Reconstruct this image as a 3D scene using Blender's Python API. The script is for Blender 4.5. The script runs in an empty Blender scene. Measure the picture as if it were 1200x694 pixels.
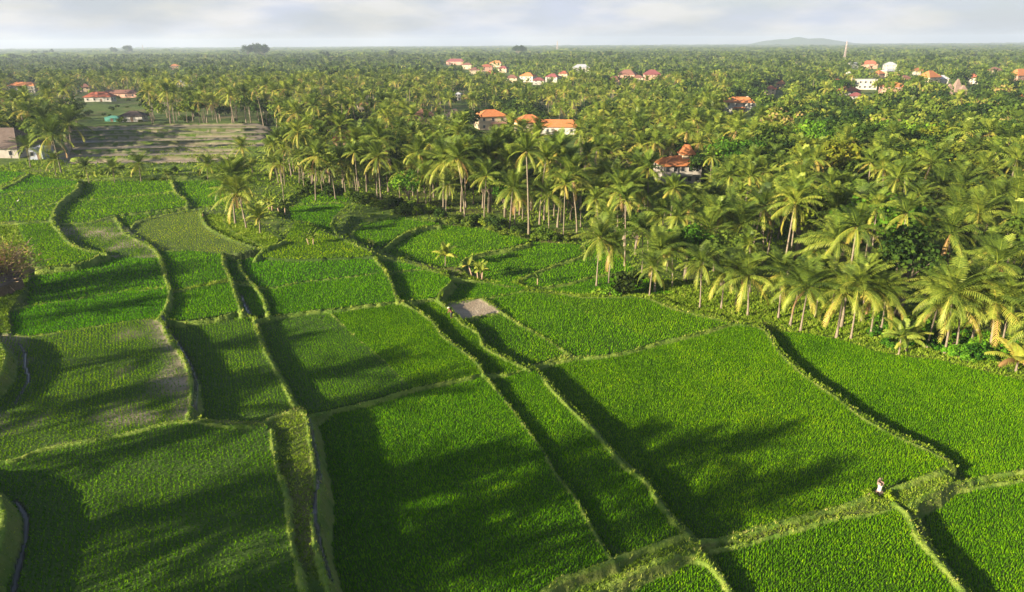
import bpy, math, random
import numpy as np
from mathutils import Matrix, Vector

rng = np.random.default_rng(7)
random.seed(7)
R = math.radians
scene = bpy.context.scene
COL = scene.collection

# ------------------------------------------------------------------ camera
W0, H0, FPX = 1200.0, 694.0, 800.0
CAMZ = 38.0
PITCH = math.atan(296.0 / FPX)
ROLL = R(-0.34)
cam_d = bpy.data.cameras.new('camera')
cam_d.lens = 24.0; cam_d.sensor_width = 36.0
cam_d.clip_end = 30000; cam_d.clip_start = 0.5
cam = bpy.data.objects.new('camera', cam_d); COL.objects.link(cam)
M3 = (Matrix.Rotation(math.pi / 2 - PITCH, 3, 'X') @ Matrix.Rotation(ROLL, 3, 'Z'))
cam.matrix_world = Matrix.Translation((0, 0, CAMZ)) @ M3.to_4x4()
scene.camera = cam
RM = np.array(M3)

def unproj(px, py, z=0.0):
    """photo pixel -> point on the horizontal plane z (arrays ok)"""
    px = np.asarray(px, float); py = np.asarray(py, float)
    d = np.stack([(px - W0 / 2) / FPX, -(py - H0 / 2) / FPX, -np.ones_like(px)], -1) @ RM.T
    t = (np.asarray(z) - CAMZ) / np.minimum(d[..., 2], -1e-4)
    return d[..., 0] * t, d[..., 1] * t

def proj(x, y, z):
    p = np.stack([np.asarray(x, float), np.asarray(y, float), np.asarray(z, float) - CAMZ], -1) @ RM
    dep = np.maximum(-p[..., 2], 1e-3)
    return W0 / 2 + p[..., 0] / dep * FPX, H0 / 2 - p[..., 1] / dep * FPX, -p[..., 2]

# ------------------------------------------------------------------ sun
SAZ, SEL = R(59), R(16.5)             # heading the light travels to (from +Y towards +X)
SUNV = np.array([-math.sin(SAZ) * math.cos(SEL), -math.cos(SAZ) * math.cos(SEL), math.sin(SEL)])
sd = bpy.data.lights.new('sun', 'SUN'); sd.energy = 5.0; sd.angle = R(0.45); sd.color = (1.0, 0.85, 0.60)
so = bpy.data.objects.new('sun', sd); COL.objects.link(so)
so.rotation_euler = Vector(SUNV).to_track_quat('Z', 'Y').to_euler()
so.location = (-50, -50, 80)

# ------------------------------------------------------------------ helpers
def tag(o, label=None, cat=None, group=None, kind=None):
    if label: o['label'] = label
    if cat: o['category'] = cat
    if group: o['group'] = group
    if kind: o['kind'] = kind
    return o

def np_mesh(name, V, F, mat, tint=None, smooth=False, midx=None, vattr=None):
    """V (n,3); F (m,k) array or list of such arrays"""
    if not isinstance(F, list): F = [F]
    F = [np.asarray(f, dtype=np.int32) for f in F if len(f)]
    me = bpy.data.meshes.new(name)
    me.vertices.add(len(V)); me.vertices.foreach_set('co', np.asarray(V, np.float32).ravel())
    loops = np.concatenate([f.ravel() for f in F])
    tot = np.concatenate([np.full(len(f), f.shape[1]) for f in F])
    st = np.concatenate([[0], np.cumsum(tot)[:-1]]).astype(np.int32)
    me.loops.add(len(loops)); me.loops.foreach_set('vertex_index', loops)
    me.polygons.add(len(tot)); me.polygons.foreach_set('loop_start', st)
    if midx is not None: me.polygons.foreach_set('material_index', np.asarray(midx, np.int32))
    me.polygons.foreach_set('use_smooth', np.full(len(tot), smooth))
    if tint is not None:
        a = me.attributes.new('tint', 'FLOAT', 'FACE'); a.data.foreach_set('value', np.asarray(tint, np.float32))
    if vattr:
        for k, v in vattr.items():
            a = me.attributes.new(k, 'FLOAT', 'POINT'); a.data.foreach_set('value', np.asarray(v, np.float32))
    me.update(calc_edges=True)
    for m in (mat if isinstance(mat, (list, tuple)) else [mat]): me.materials.append(m)
    return me

def link(name, me, parent=None):
    o = bpy.data.objects.new(name, me); COL.objects.link(o)
    if parent is not None: o.parent = parent
    return o

def empty(name, loc=(0, 0, 0), rz=0, s=1.0):
    o = bpy.data.objects.new(name, None); COL.objects.link(o)
    o.location = loc; o.rotation_euler = (0, 0, rz); o.scale = (s, s, s); o.empty_display_size = .3
    return o

class MB:
    """small mesh collector for hand built things"""
    def __init__(s): s.v = []; s.f = []; s.m = []
    def face(s, pts, m=0):
        n = len(s.v); s.v += [tuple(p) for p in pts]; s.f.append(tuple(range(n, n + len(pts)))); s.m.append(m)
    def box(s, x0, x1, y0, y1, z0, z1, m=0, b=0.0):
        n = len(s.v)
        s.v += [(x0, y0, z0), (x1, y0, z0), (x1, y1, z0), (x0, y1, z0), (x0 + b, y0 + b, z1), (x1 - b, y0 + b, z1), (x1 - b, y1 - b, z1), (x0 + b, y1 - b, z1)]
        for q in ((0, 3, 2, 1), (4, 5, 6, 7), (0, 1, 5, 4), (1, 2, 6, 5), (2, 3, 7, 6), (3, 0, 4, 7)):
            s.f.append(tuple(n + i for i in q)); s.m.append(m)
    def tube(s, pts, rad, k=6, m=0, cap=True):
        P = [Vector(p) for p in pts]; n0 = len(s.v)
        for i, p in enumerate(P):
            t = (P[min(i + 1, len(P) - 1)] - P[max(i - 1, 0)]).normalized()
            a = t.cross(Vector((0.13, 0.97, 0.2))).normalized(); b = t.cross(a)
            for j in range(k):
                w = 2 * math.pi * j / k
                q = p + (a * math.cos(w) + b * math.sin(w)) * rad[i]
                s.v.append(tuple(q))
        for i in range(len(P) - 1):
            for j in range(k):
                a0 = n0 + i * k + j; a1 = n0 + i * k + (j + 1) % k
                s.f.append((a0, a1, a1 + k, a0 + k)); s.m.append(m)
        if cap:
            s.f.append(tuple(n0 + j for j in range(k))[::-1]); s.m.append(m)
            s.f.append(tuple(n0 + (len(P) - 1) * k + j for j in range(k))); s.m.append(m)
    def build(s, name, mat, parent=None, smooth=False):
        me = bpy.data.meshes.new(name); me.from_pydata(s.v, [], s.f)
        for m in (mat if isinstance(mat, (list, tuple)) else [mat]): me.materials.append(m)
        for p, i in zip(me.polygons, s.m): p.material_index = i; p.use_smooth = smooth
        me.update()
        return link(name, me, parent)

# ------------------------------------------------------------------ materials
class NT:
    def __init__(s, name):
        s.mat = bpy.data.materials.new(name); s.mat.use_nodes = True
        s.t = s.mat.node_tree; s.t.nodes.clear()
        s.out = s.n('ShaderNodeOutputMaterial')
    def n(s, typ, **kw):
        nd = s.t.nodes.new(typ)
        for k, v in kw.items(): setattr(nd, k, v)
        return nd
    def l(s, a, b): s.t.links.new(a, b)
    def noise(s, scale, detail=4, coord=None, rough=.6):
        nd = s.n('ShaderNodeTexNoise'); nd.inputs['Scale'].default_value = scale; nd.inputs['Detail'].default_value = detail
        nd.inputs['Roughness'].default_value = rough
        if coord is None:
            g = s.n('ShaderNodeNewGeometry'); coord = g.outputs['Position']
        s.l(coord, nd.inputs['Vector']); return nd.outputs['Fac']
    def math(s, op, a, b=None, clamp=False):
        nd = s.n('ShaderNodeMath', operation=op, use_clamp=clamp)
        for i, v in enumerate((a, b)):
            if v is None: continue
            if isinstance(v, (int, float)): nd.inputs[i].default_value = v
            else: s.l(v, nd.inputs[i])
        return nd.outputs[0]
    def mix(s, f, a, b, blend='MIX'):
        nd = s.n('ShaderNodeMix', data_type='RGBA', blend_type=blend)
        for sock, v in ((nd.inputs[0], f), (nd.inputs[6], a), (nd.inputs[7], b)):
            if isinstance(v, (int, float)): sock.default_value = v
            elif isinstance(v, tuple): sock.default_value = (*v, 1)
            else: s.l(v, sock)
        return nd.outputs[2]
    def ramp(s, f, stops):
        nd = s.n('ShaderNodeValToRGB'); e = nd.color_ramp.elements
        while len(e) < len(stops): e.new(.5)
        for k, (p, c) in enumerate(stops):
            e[k].position = p; e[k].color = (*c, 1) if len(c) == 3 else c
        s.l(f, nd.inputs[0]); return nd.outputs[0]
    def attr(s, name):
        nd = s.n('ShaderNodeAttribute', attribute_name=name); return nd.outputs['Fac']
    def leaf(s, col, trans=.3, tcol=None, gloss=0):
        d = s.n('ShaderNodeBsdfDiffuse'); t = s.n('ShaderNodeBsdfTranslucent'); m = s.n('ShaderNodeMixShader')
        s.l(col, d.inputs[0]); s.l(tcol or col, t.inputs[0]); m.inputs[0].default_value = trans
        s.l(d.outputs[0], m.inputs[1]); s.l(t.outputs[0], m.inputs[2])
        if gloss:
            g = s.n('ShaderNodeBsdfGlossy'); g.inputs['Roughness'].default_value = .55; g.inputs['Color'].default_value = (1, .97, .85, 1)
            m2 = s.n('ShaderNodeMixShader'); m2.inputs[0].default_value = gloss; s.l(m.outputs[0], m2.inputs[1]); s.l(g.outputs[0], m2.inputs[2]); m = m2
        s.l(m.outputs[0], s.out.inputs[0])
    def pbr(s, col, rough=.8, bump=None, bdist=.05, bstr=.6, spec=.3):
        p = s.n('ShaderNodeBsdfPrincipled')
        if isinstance(col, tuple): p.inputs['Base Color'].default_value = (*col, 1)
        else: s.l(col, p.inputs['Base Color'])
        if isinstance(rough, (int, float)): p.inputs['Roughness'].default_value = rough
        else: s.l(rough, p.inputs['Roughness'])
        p.inputs['Specular IOR Level'].default_value = spec
        if bump is not None:
            b = s.n('ShaderNodeBump'); b.inputs['Strength'].default_value = bstr; b.inputs['Distance'].default_value = bdist
            s.l(bump, b.inputs['Height']); s.l(b.outputs[0], p.inputs['Normal'])
        s.l(p.outputs[0], s.out.inputs[0]); return p

def mat_palm():
    t = NT('palm_frond')
    oi = t.n('ShaderNodeObjectInfo')
    patch = t.noise(.09, 2)
    v = t.math('ADD', t.attr('tint'), t.math('MULTIPLY', t.math('SUBTRACT', patch, .5), .35))
    v = t.math('ADD', v, t.math('MULTIPLY', t.math('SUBTRACT', oi.outputs['Random'], .5), .18))
    c = t.ramp(v, [(0, (.026, .055, .010)), (.30, (.11, .17, .017)), (.55, (.27, .32, .04)), (.78, (.42, .36, .06)), (1, (.34, .20, .08))])
    t.leaf(c, .22, gloss=.025); return t.mat
def mat_foliage():
    t = NT('tree_foliage')
    oi = t.n('ShaderNodeObjectInfo')
    patch = t.noise(.05, 2)
    v = t.math('ADD', t.attr('tint'), t.math('MULTIPLY', t.math('SUBTRACT', patch, .5), .9))
    v = t.math('ADD', v, t.math('MULTIPLY', t.math('SUBTRACT', oi.outputs['Random'], .5), .35))
    c = t.ramp(v, [(0, (.016, .036, .012)), (.3, (.05, .09, .016)), (.6, (.13, .19, .024)), (.9, (.25, .27, .04)), (1, (.30, .22, .09))])
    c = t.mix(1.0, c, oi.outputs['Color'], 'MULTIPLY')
    t.leaf(c, .25); return t.mat
def mat_rice():
    t = NT('rice_leaf')
    oi = t.n('ShaderNodeObjectInfo')
    patch = t.noise(.10, 6, rough=.7); fine = t.noise(1.3, 3)
    v = t.math('ADD', t.attr('tint'), t.math('MULTIPLY', t.math('SUBTRACT', patch, .5), 1.1))
    v = t.math('ADD', v, t.math('MULTIPLY', t.math('SUBTRACT', fine, .5), .7))
    c = t.ramp(v, [(0, (.040, .13, .0015)), (.4, (.108, .285, .002)), (.7, (.185, .39, .003)), (1, (.30, .46, .006))])
    c = t.mix(1.0, c, oi.outputs['Color'], 'MULTIPLY')
    t.leaf(c, .35); return t.mat
def mat_bankgrass():
    t = NT('bank_grass')
    patch = t.noise(.35, 4)
    v = t.math('ADD', t.attr('tint'), t.math('MULTIPLY', t.math('SUBTRACT', patch, .5), 1.2))
    c = t.ramp(v, [(0, (.07, .14, .01)), (.45, (.19, .30, .02)), (.75, (.36, .45, .06)), (1, (.52, .48, .16))])
    t.leaf(c, .3); return t.mat
def mat_simple(name, c1, c2, scale=2.0, rough=.85, bump=True, detail=5, coord='obj'):
    t = NT(name)
    if coord == 'obj': tc = t.n('ShaderNodeTexCoord').outputs['Object']
    else: tc = None
    f = t.noise(scale, detail, tc)
    f2 = t.math('MULTIPLY', t.math('SUBTRACT', f, .3), 2.4, True)
    t.pbr(t.mix(f2, c1, c2), rough, f if bump else None, .03); return t.mat
def mat_tiles(name, c1, c2, c3):
    t = NT(name); tc = t.n('ShaderNodeTexCoord').outputs['Object']
    w = t.n('ShaderNodeTexWave', wave_type='BANDS', bands_direction='Z'); w.inputs['Scale'].default_value = 1.6; w.inputs['Distortion'].default_value = .6
    t.l(tc, w.inputs['Vector'])
    f = t.noise(.9, 5, tc); g = t.noise(9, 3, tc)
    c = t.mix(t.math('MULTIPLY', t.math('SUBTRACT', f, .3), 2.5, True), c1, c2)
    c = t.mix(t.math('MULTIPLY', g, .5), c, c3)
    h = t.math('ADD', w.outputs['Fac'], t.math('MULTIPLY', g, .5))
    t.pbr(c, .8, h, .06); return t.mat
def mat_ground():
    t = NT('terrain_ground')
    g = t.n('ShaderNodeNewGeometry'); pos = g.outputs['Position']
    sep = t.n('ShaderNodeSeparateXYZ'); t.l(g.outputs['Normal'], sep.inputs[0])
    n1 = t.noise(.5, 5); n2 = t.noise(4.0, 5); n3 = t.noise(.06, 4)
    field = t.mix(n2, (.020, .060, .004), (.060, .105, .012))
    lawn = t.mix(t.math('MULTIPLY', t.math('SUBTRACT', n1, .35), 3, True), (.035, .08, .008), (.11, .16, .018))
    lawn = t.mix(t.math('MULTIPLY', t.math('SUBTRACT', n3, .5), 4, True), lawn, (.14, .11, .05))
    bank = t.mix(t.math('MULTIPLY', t.math('SUBTRACT', n1, .35), 3, True), (.075, .155, .012), (.22, .28, .045))
    steep = t.math('MULTIPLY', t.math('SUBTRACT', .78, sep.outputs[2]), 3.5, True)
    bank = t.mix(t.math('MULTIPLY', t.math('MULTIPLY', steep, n1, True), .8), bank, (.09, .065, .035))
    mud = t.mix(t.math('MULTIPLY', t.math('SUBTRACT', n1, .3), 2.2, True), (.25, .19, .13), (.43, .36, .27))
    mud = t.mix(t.math('MULTIPLY', t.math('SUBTRACT', n2, .5), 3, True), mud, (.10, .09, .06))
    c = t.mix(t.attr('field'), lawn, field)
    c = t.mix(t.attr('mud'), c, mud)
    c = t.mix(t.attr('wet'), c, (.07, .07, .065))
    c = t.mix(t.attr('bank'), c, bank)
    ro = t.math('SUBTRACT', .9, t.math('MULTIPLY', t.attr('wet'), .8))
    b = t.math('MULTIPLY', t.math('ADD', n2, n1), t.math('SUBTRACT', 1.0, t.math('MULTIPLY', t.attr('wet'), .97)))
    p = t.pbr(c, ro, b, .18, .8, .25); return t.mat

M = {}
M['palm'] = mat_palm(); M['leaf'] = mat_foliage(); M['rice'] = mat_rice(); M['bankgrass'] = mat_bankgrass()
M['trunk'] = mat_simple('palm_bark', (.13, .105, .075), (.27, .22, .165), 3)
M['bark'] = mat_simple('tree_bark', (.10, .075, .05), (.24, .2, .15), 3)
M['twig'] = mat_simple('dry_twig', (.30, .20, .13), (.44, .32, .22), 3)
M['coconut'] = mat_simple('coconut_husk', (.25, .17, .03), (.16, .20, .03), 3)
M['ground'] = mat_ground()
M['tile_or'] = mat_tiles('orange_roof_tiles', (.48, .16, .05), (.58, .24, .09), (.28, .10, .045))
M['tile_red'] = mat_tiles('red_roof_tiles', (.36, .09, .05), (.45, .15, .08), (.18, .06, .04))
M['tile_brown'] = mat_tiles('brown_roof_tiles', (.17, .075, .055), (.25, .12, .09), (.10, .05, .04))
M['tile_maroon'] = mat_tiles('maroon_roof_tiles', (.20, .05, .06), (.27, .09, .09), (.12, .04, .04))
M['tile_dark'] = mat_tiles('dark_roof_tiles', (.055, .04, .04), (.09, .065, .06), (.04, .03, .03))
M['tile_grey'] = mat_tiles('grey_roof_tiles', (.34, .36, .42), (.45, .46, .52), (.25, .26, .3))
M['thatch'] = mat_tiles('thatch', (.11, .08, .07), (.18, .135, .12), (.07, .05, .04))
M['w_white'] = mat_simple('white_plaster', (.32, .30, .27), (.56, .54, .50), .5)
M['w_cream'] = mat_simple('cream_plaster', (.38, .30, .20), (.56, .46, .32), .5)
M['w_grey'] = mat_simple('grey_plaster', (.30, .27, .25), (.42, .39, .36), .8)
M['w_pink'] = mat_simple('brick_wall', (.42, .22, .16), (.52, .33, .25), 1.2)
M['w_blue'] = mat_simple('blue_grey_plaster', (.24, .27, .34), (.34, .37, .45), .8)
M['wood'] = mat_simple('weathered_wood', (.12, .075, .05), (.22, .15, .10), 4)
M['teal'] = mat_simple('teal_sheet_metal', (.05, .20, .17), (.08, .27, .23), 1)
M['stone'] = mat_simple('carved_stone', (.20, .13, .11), (.32, .23, .19), 3)
M['cloth'] = mat_simple('white_cloth', (.68, .62, .58), (.82, .78, .74), 5)
M['steel'] = mat_simple('painted_steel', (.30, .22, .22), (.40, .34, .34), 2, .6)
def glass_m():
    t = NT('window_glass'); t.pbr((.035, .04, .05), .12, spec=.6); return t.mat
M['glass'] = glass_m()

# ------------------------------------------------------------------ the paddies, traced
# name: (level, kind, polygon in photo pixels, row heading deg, tint rgb, label)
# kind: dense / row / sparse / mud / grass
F = {}
def field(n, z, kind, pts, rowdir=8, col=(1, 1, 1), label=None): F[n] = dict(z=z, kind=kind, px=np.array(pts, float), rd=rowdir, col=col, label=label)

field('A', 4.6, 'row', [(-160, 560), (0, 541), (45, 527), (90, 518), (149, 507), (195, 495), (222, 493), (253, 497), (313, 499), (320, 523), (324, 548), (333, 574), (337, 603), (341, 637), (350, 671), (360, 720), (365, 790), (-160, 790)], 6, (.98, .95, .9), 'rice in visible rows in the large shaded paddy at the lower left')
field('B', 4.6, 'row', [(-150, 410), (17, 392), (32, 394), (63, 390), (95, 385), (127, 380), (159, 375), (188, 374), (199, 398), (213, 416), (222, 439), (225, 461), (222, 484), (215, 493), (195, 495), (149, 507), (90, 518), (45, 527), (0, 541), (-160, 560)], 4, (1.25, 1.0, 1.1), 'young rice in pale muddy rows left of the winding channel')
field('C', 3.5, 'row', [(188, 376), (222, 376), (254, 371), (289, 367), (305, 400), (316, 421), (328, 442), (341, 468), (347, 478), (330, 485), (313, 492), (292, 500), (253, 497), (231, 492), (234, 470), (228, 445), (217, 418), (204, 396)], 3, (1.1, .98, 1), 'rice in the narrow paddy right of the winding channel')
field('S1', 4.25, 'grass', [(315, 498), (330, 486), (350, 480), (356, 483), (362, 502), (363.5, 527), (369, 552), (371, 582), (366.5, 612), (369, 641), (375, 663), (384, 700), (392, 790), (367, 790), (354, 694), (350, 671), (341, 637), (337, 603), (333, 574), (324, 548), (320, 523)])
field('E', 2.3, 'dense', [(360, 487), (398, 478), (441, 468), (483, 455), (521, 447), (567, 438), (582, 457), (601, 480.5), (620, 506), (637, 529), (652, 557), (673, 582), (694, 620), (711, 648), (716, 655), (690, 666), (664, 677), (630, 696), (560, 740), (540, 790), (394, 790), (388, 700), (379, 663), (373, 641), (371, 612), (375, 582), (373, 552), (368, 527), (366, 502)], 8, (.92, .98, 1), 'dense rice in the big central foreground paddy')
field('F', 1.7, 'dense', [(571, 439), (597, 438), (624, 433), (635, 442), (652, 461), (673, 483), (694, 502), (715, 527), (732, 546), (758, 565), (770, 586), (791, 612), (804, 624), (779, 634), (749, 645), (719, 654), (711, 648), (694, 620), (673, 582), (652, 557), (637, 529), (620, 506), (601, 480.5), (582, 457)], 10, (1, 1, 1), 'dense rice in the long narrow paddy between two slanting banks')
field('G', 0.5, 'dense', [(630, 428), (669, 419), (698, 417), (736, 411), (775, 400), (797, 395), (828, 387), (860, 378), (885, 383), (903, 394), (914, 413), (943, 440), (981, 466), (1011, 489), (1045, 508), (1079, 523), (1100, 534), (1112, 545), (1100, 550), (1070, 562), (1041, 570), (1011, 585), (977, 596), (935, 606), (892, 617), (850, 629), (813, 632), (804, 624), (791, 612), (770, 586), (758, 565), (732, 546), (715, 527), (694, 502), (673, 483), (652, 461), (635, 442)], 18, (1.12, 1.02, 1), 'bright dense rice in the big paddy left of the white shrine')
field('H', -0.5, 'dense', [(903, 389), (943, 391), (990, 400), (1015, 409), (1055, 418), (1102, 423), (1138, 432), (1174, 441), (1200, 447), (1420, 500), (1420, 530), (1200, 550), (1155, 560), (1130, 560), (1117, 548), (1100, 534), (1079, 523), (1045, 508), (1011, 489), (981, 466), (943, 440), (914, 413)], 25, (1.08, 1.02, 1), 'dense rice in the right paddy beside the palm grove')
field('I', 0.4, 'dense', [(832, 645), (892, 631), (935, 620), (977, 607.6), (1019, 603), (1053, 594), (1068, 607), (1074, 625), (1091, 646), (1113, 671), (1130, 694), (1160, 760), (1180, 790), (900, 790), (862, 700), (847, 671)], 20, (1, .98, 1), 'dense rice in the bottom paddy below the white shrine')
field('J', 1.0, 'dense', [(804, 650), (821, 655), (842, 671), (855, 694), (890, 790), (560, 790), (698, 692), (732, 675), (770, 658)], 12, (1, 1, 1), 'dense rice in the small bottom paddy with a pointed corner')
field('K', -0.7, 'dense', [(1200, 563), (1147, 571), (1104, 582), (1079, 599), (1088, 618), (1094, 640), (1111, 668), (1132, 694), (1185, 790), (1500, 790), (1500, 530)], 24, (1.0, .98, 1), 'dense rice in the paddy at the lower right corner')
field('L', 2.6, 'row', [(289, 374), (303, 373), (332, 368), (363, 364), (387, 365), (414, 393), (446, 419), (481, 455), (441, 466), (398, 477), (360, 486), (347, 478), (341, 468), (328, 442), (316, 421), (305, 400)], 12, (1.02, .98, 1), 'rice in the middle paddy left of the thin straight bank')
field('M', 2.6, 'dense', [(387, 365), (395, 362), (427, 357), (470, 353), (494, 367), (508, 378), (517, 392), (535, 406), (556, 422), (567, 438), (521, 447), (481, 455), (446, 419), (414, 393)], 12, (1.08, 1, 1), 'rice in the middle paddy right of the thin straight bank')
field('N', 1.8, 'dense', [(474, 353), (511, 349), (526, 362), (542, 379.5), (561, 390), (565, 404), (579, 413), (600, 424), (618, 432.5), (597, 437), (571, 438), (556, 422), (535, 406), (517, 392), (508, 378), (494, 367)], 14, (1.1, 1, 1), 'rice in the thin curving strip beside the mud plot')
field('MU', 1.15, 'mud', [(523, 356), (542, 353), (565, 350), (588, 365), (568, 369), (541, 374)])
field('O', 0.9, 'dense', [(541, 375), (568, 370), (588, 366), (609, 380), (641, 397), (668, 415), (650, 419), (626, 427), (618, 432), (600, 424), (579, 413), (565, 404), (561, 390), (545, 379)], 18, (1.05, 1, 1), 'rice in the small paddy right below the bare mud plot')
field('P1', 0.8, 'dense', [(568, 349), (588, 346), (609, 341.5), (638, 345), (679, 363), (727, 381), (771, 400), (736, 411), (698, 417), (669, 418), (641, 397), (609, 379)], 20, (1.05, 1.02, 1), 'rice in the paddy right of the bare mud plot')
field('P2', 0.8, 'dense', [(638, 345), (680, 348), (695, 348), (733, 347.5), (758, 349), (790, 362), (822, 369), (856, 378), (828, 387), (797, 395), (771, 400), (727, 381), (679, 363)], 20, (1.15, 1.02, 1), 'rice in the paddy just below the front coconut palms')
field('Q2', 3.0, 'dense', [(306, 352), (300, 339), (322, 336), (363, 329), (411, 324), (451, 319), (458, 330), (463, 346), (466, 353), (427, 357), (395, 361), (363, 364), (332, 368), (314, 371)], 10, (.95, 1.02, 1), 'rice in the lower of two paddies with a shared cross bank')
field('Q1', 3.1, 'dense', [(300, 336), (283, 318), (280, 306), (300, 302), (350, 305), (400, 303), (438, 301), (446, 311), (451, 319), (411, 324), (363, 329), (322, 336)], 10, (.9, 1.04, 1), 'rice in the upper of two paddies with a shared cross bank')
field('R1', 2.3, 'dense', [(442, 301), (470, 306), (490, 312), (497, 316), (459, 319), (453, 319)], 12, (.9, 1.04, 1), 'rice in the small triangular paddy below the field track')
field('R2', 2.2, 'dense', [(459, 320), (497, 316), (513, 321), (529, 328), (524, 334), (517, 341), (513, 348), (494, 352), (468, 353), (463, 344), (459, 330)], 12, (.98, 1.02, 1), 'rice in the rounded paddy above the mud plot')
field('S', 0.9, 'dense', [(534, 329), (560, 329), (600, 332), (617, 338), (609, 341), (588, 345), (565, 349), (542, 352), (523, 355), (518, 348), (521, 340)], 14, (.95, 1, 1), 'rice in the small paddy behind the mud plot')
# upper left
field('RO2', 4.6, 'dense', [(12, 365), (32, 359), (79, 352), (127, 344), (158, 340), (197, 337), (197, 352), (190, 368), (184, 373), (159, 375), (127, 380), (95, 385), (63, 390), (32, 394), (15, 393)], 4, (.85, 1.02, 1), 'rice in the left paddy between two long cross banks')
field('RO1', 4.5, 'dense', [(38, 320), (80, 311), (120, 303), (165, 302), (188, 302), (194, 324), (197, 337), (158, 340), (127, 344), (79, 352), (32, 358), (34, 335)], 4, (.9, 1.02, 1), 'rice in the left paddy below the curved dark bank')
field('W4', 5.3, 'dense', [(20, 262), (60, 262), (70, 271), (83, 286), (105, 294), (123, 295), (112, 301), (92, 308), (44, 313), (38, 300), (30, 285)], 0, (1.15, 1, 1), 'rice in the left paddy behind the dry bushy tree')
field('W3', 5.4, 'dense', [(-60, 262), (60, 258), (66, 243), (72, 236), (40, 243), (-60, 248)], 0, (1.25, 1.05, 1), 'rice in the far left paddy where a white egret stands')
field('W2', 5.5, 'dense', [(-60, 247), (40, 242), (70, 235), (85, 226), (89, 218), (60, 222), (0, 229), (-60, 235)], 0, (1.2, 1.02, 1), 'rice in the far left strip behind the egret')
field('W1', 5.5, 'dense', [(-60, 232), (0, 228), (60, 221), (89, 217), (92, 213), (60, 209), (35, 205), (0, 221), (-60, 230)], 0, (1.0, 1.05, 1), 'rice in the far left paddy below the thatched house')
field('W0', 5.6, 'dense', [(-60, 225), (0, 218), (30, 203), (10, 201), (-60, 200)], 0, (1.0, 1.05, 1), 'rice in the corner paddy beside the thatched house')
field('T1', 4.6, 'dense', [(101, 214), (150, 212.5), (200, 212), (206, 224), (174, 228), (127, 232), (79, 236), (90, 224)], 3, (1.15, 1.02, 1), 'rice in the topmost paddy below the row of young palms')
field('T2', 4.7, 'dense', [(79, 237), (127, 233), (174, 229), (206, 226), (219, 236), (217, 242), (178, 247), (133, 252), (105, 260), (72, 262), (70, 250)], 3, (1.2, 1.04, 1), 'rice in the second paddy from the top of the left terraces')
field('T3', 4.6, 'row', [(72, 264), (105, 262), (133, 254), (140, 262), (146, 273), (165, 282), (181, 292), (187, 302), (165, 301), (124, 302), (128, 298), (105, 293), (84, 285), (72, 272)], 3, (1.25, .98, 1.2), 'thin rice over wet mud beside the winding bank')
field('T4', 4.3, 'dense', [(136, 253), (178, 248), (217, 243), (206, 248), (178, 253), (159, 259), (152, 266), (146, 265)], 3, (1.2, 1.0, 1), 'rice in the curved sliver of paddy above the pond')
field('T5', 4.2, 'dense', [(207, 213), (262, 211), (262, 240), (230, 243), (220, 241), (222, 235), (208, 225)], 3, (1.15, 1.05, 1), 'rice in the top paddy left of the palm clump')
field('PO', 4.2, 'sparse', [(154, 265), (161, 259), (180, 254), (206, 249), (232, 246), (241, 263), (263, 276), (298, 289), (285, 296), (262, 297), (222, 293), (187, 292), (168, 278)], 0, (2.0, 1.2, 4.0), 'sparse seedlings in the flooded pale paddy')
field('V1', 4.2, 'dense', [(188, 295), (222, 294), (259, 298), (262, 311), (269, 326), (222, 337), (199, 340), (196, 324), (193, 306)], 4, (.98, 1.02, 1), 'rice in the small paddy below the flooded one')
field('V2', 4.1, 'dense', [(199, 342), (222, 339), (270, 330), (276, 346), (281, 364), (254, 370), (222, 375), (194, 376), (198, 354)], 4, (.98, 1.02, 1), 'rice in the small square paddy above the winding channel')
field('V3', 3.4, 'dense', [(263, 299), (279, 305), (283, 318), (298, 335), (270, 327), (264, 311)], 4, (.9, 1, 1), 'rice in the thin strip above the narrow channel')
field('V4', 3.3, 'dense', [(272, 330), (299, 337), (308, 352), (313, 369), (289, 372), (284, 364), (278, 346)], 4, (.95, 1, 1), 'rice in the small strip beside the narrow channel')
field('X1', 3.9, 'grass', [(241, 262), (236, 254), (262, 252), (300, 268), (330, 280), (318, 290), (300, 290), (263, 275)])
field('X2', 3.6, 'dense', [(300, 301), (310, 291), (335, 280), (345, 262), (360, 262), (385, 275), (408, 284), (432, 295), (438, 300), (400, 302), (350, 304)], 6, (1.4, 1.02, 1), 'pale yellow green rice above the cross banks')
field('Y1', 2.7, 'dense', [(340, 258), (340, 243), (360, 236), (395, 235), (405, 242), (395, 250), (388, 262), (398, 278), (380, 272), (362, 260)], 10, (.95, 1, 1), 'rice in the shaded terrace beside the banana plants')
field('Y0', 2.9, 'dense', [(350, 236), (365, 228), (420, 230), (425, 236), (400, 238), (362, 241)], 10, (1.1, 1, 1), 'rice in the rearmost little terrace below the grove')
field('Y2', 1.9, 'dense', [(419, 282), (413, 274), (424, 262), (449, 257), (470, 254), (500, 259), (515, 263), (490, 266), (468, 275), (450, 287), (443, 293)], 12, (1.05, 1, 1), 'rice in the first curved terrace below the grove')
field('Y3', 1.2, 'dense', [(446, 296), (452, 289), (470, 277), (492, 268), (518, 264), (560, 268), (600, 276), (622, 282), (600, 289), (570, 296), (545, 303), (538, 312), (520, 314), (480, 306)], 14, (1.1, 1.02, 1), 'rice in the wide curved terrace with the yellow young palm')
field('Y4', 0.7, 'dense', [(545, 313), (552, 305), (572, 298), (602, 291), (625, 284), (680, 287), (682, 298), (639, 313), (608, 326), (595, 333), (562, 325)], 16, (1.05, 1.02, 1), 'rice in the paddy behind the banana clump')
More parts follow.
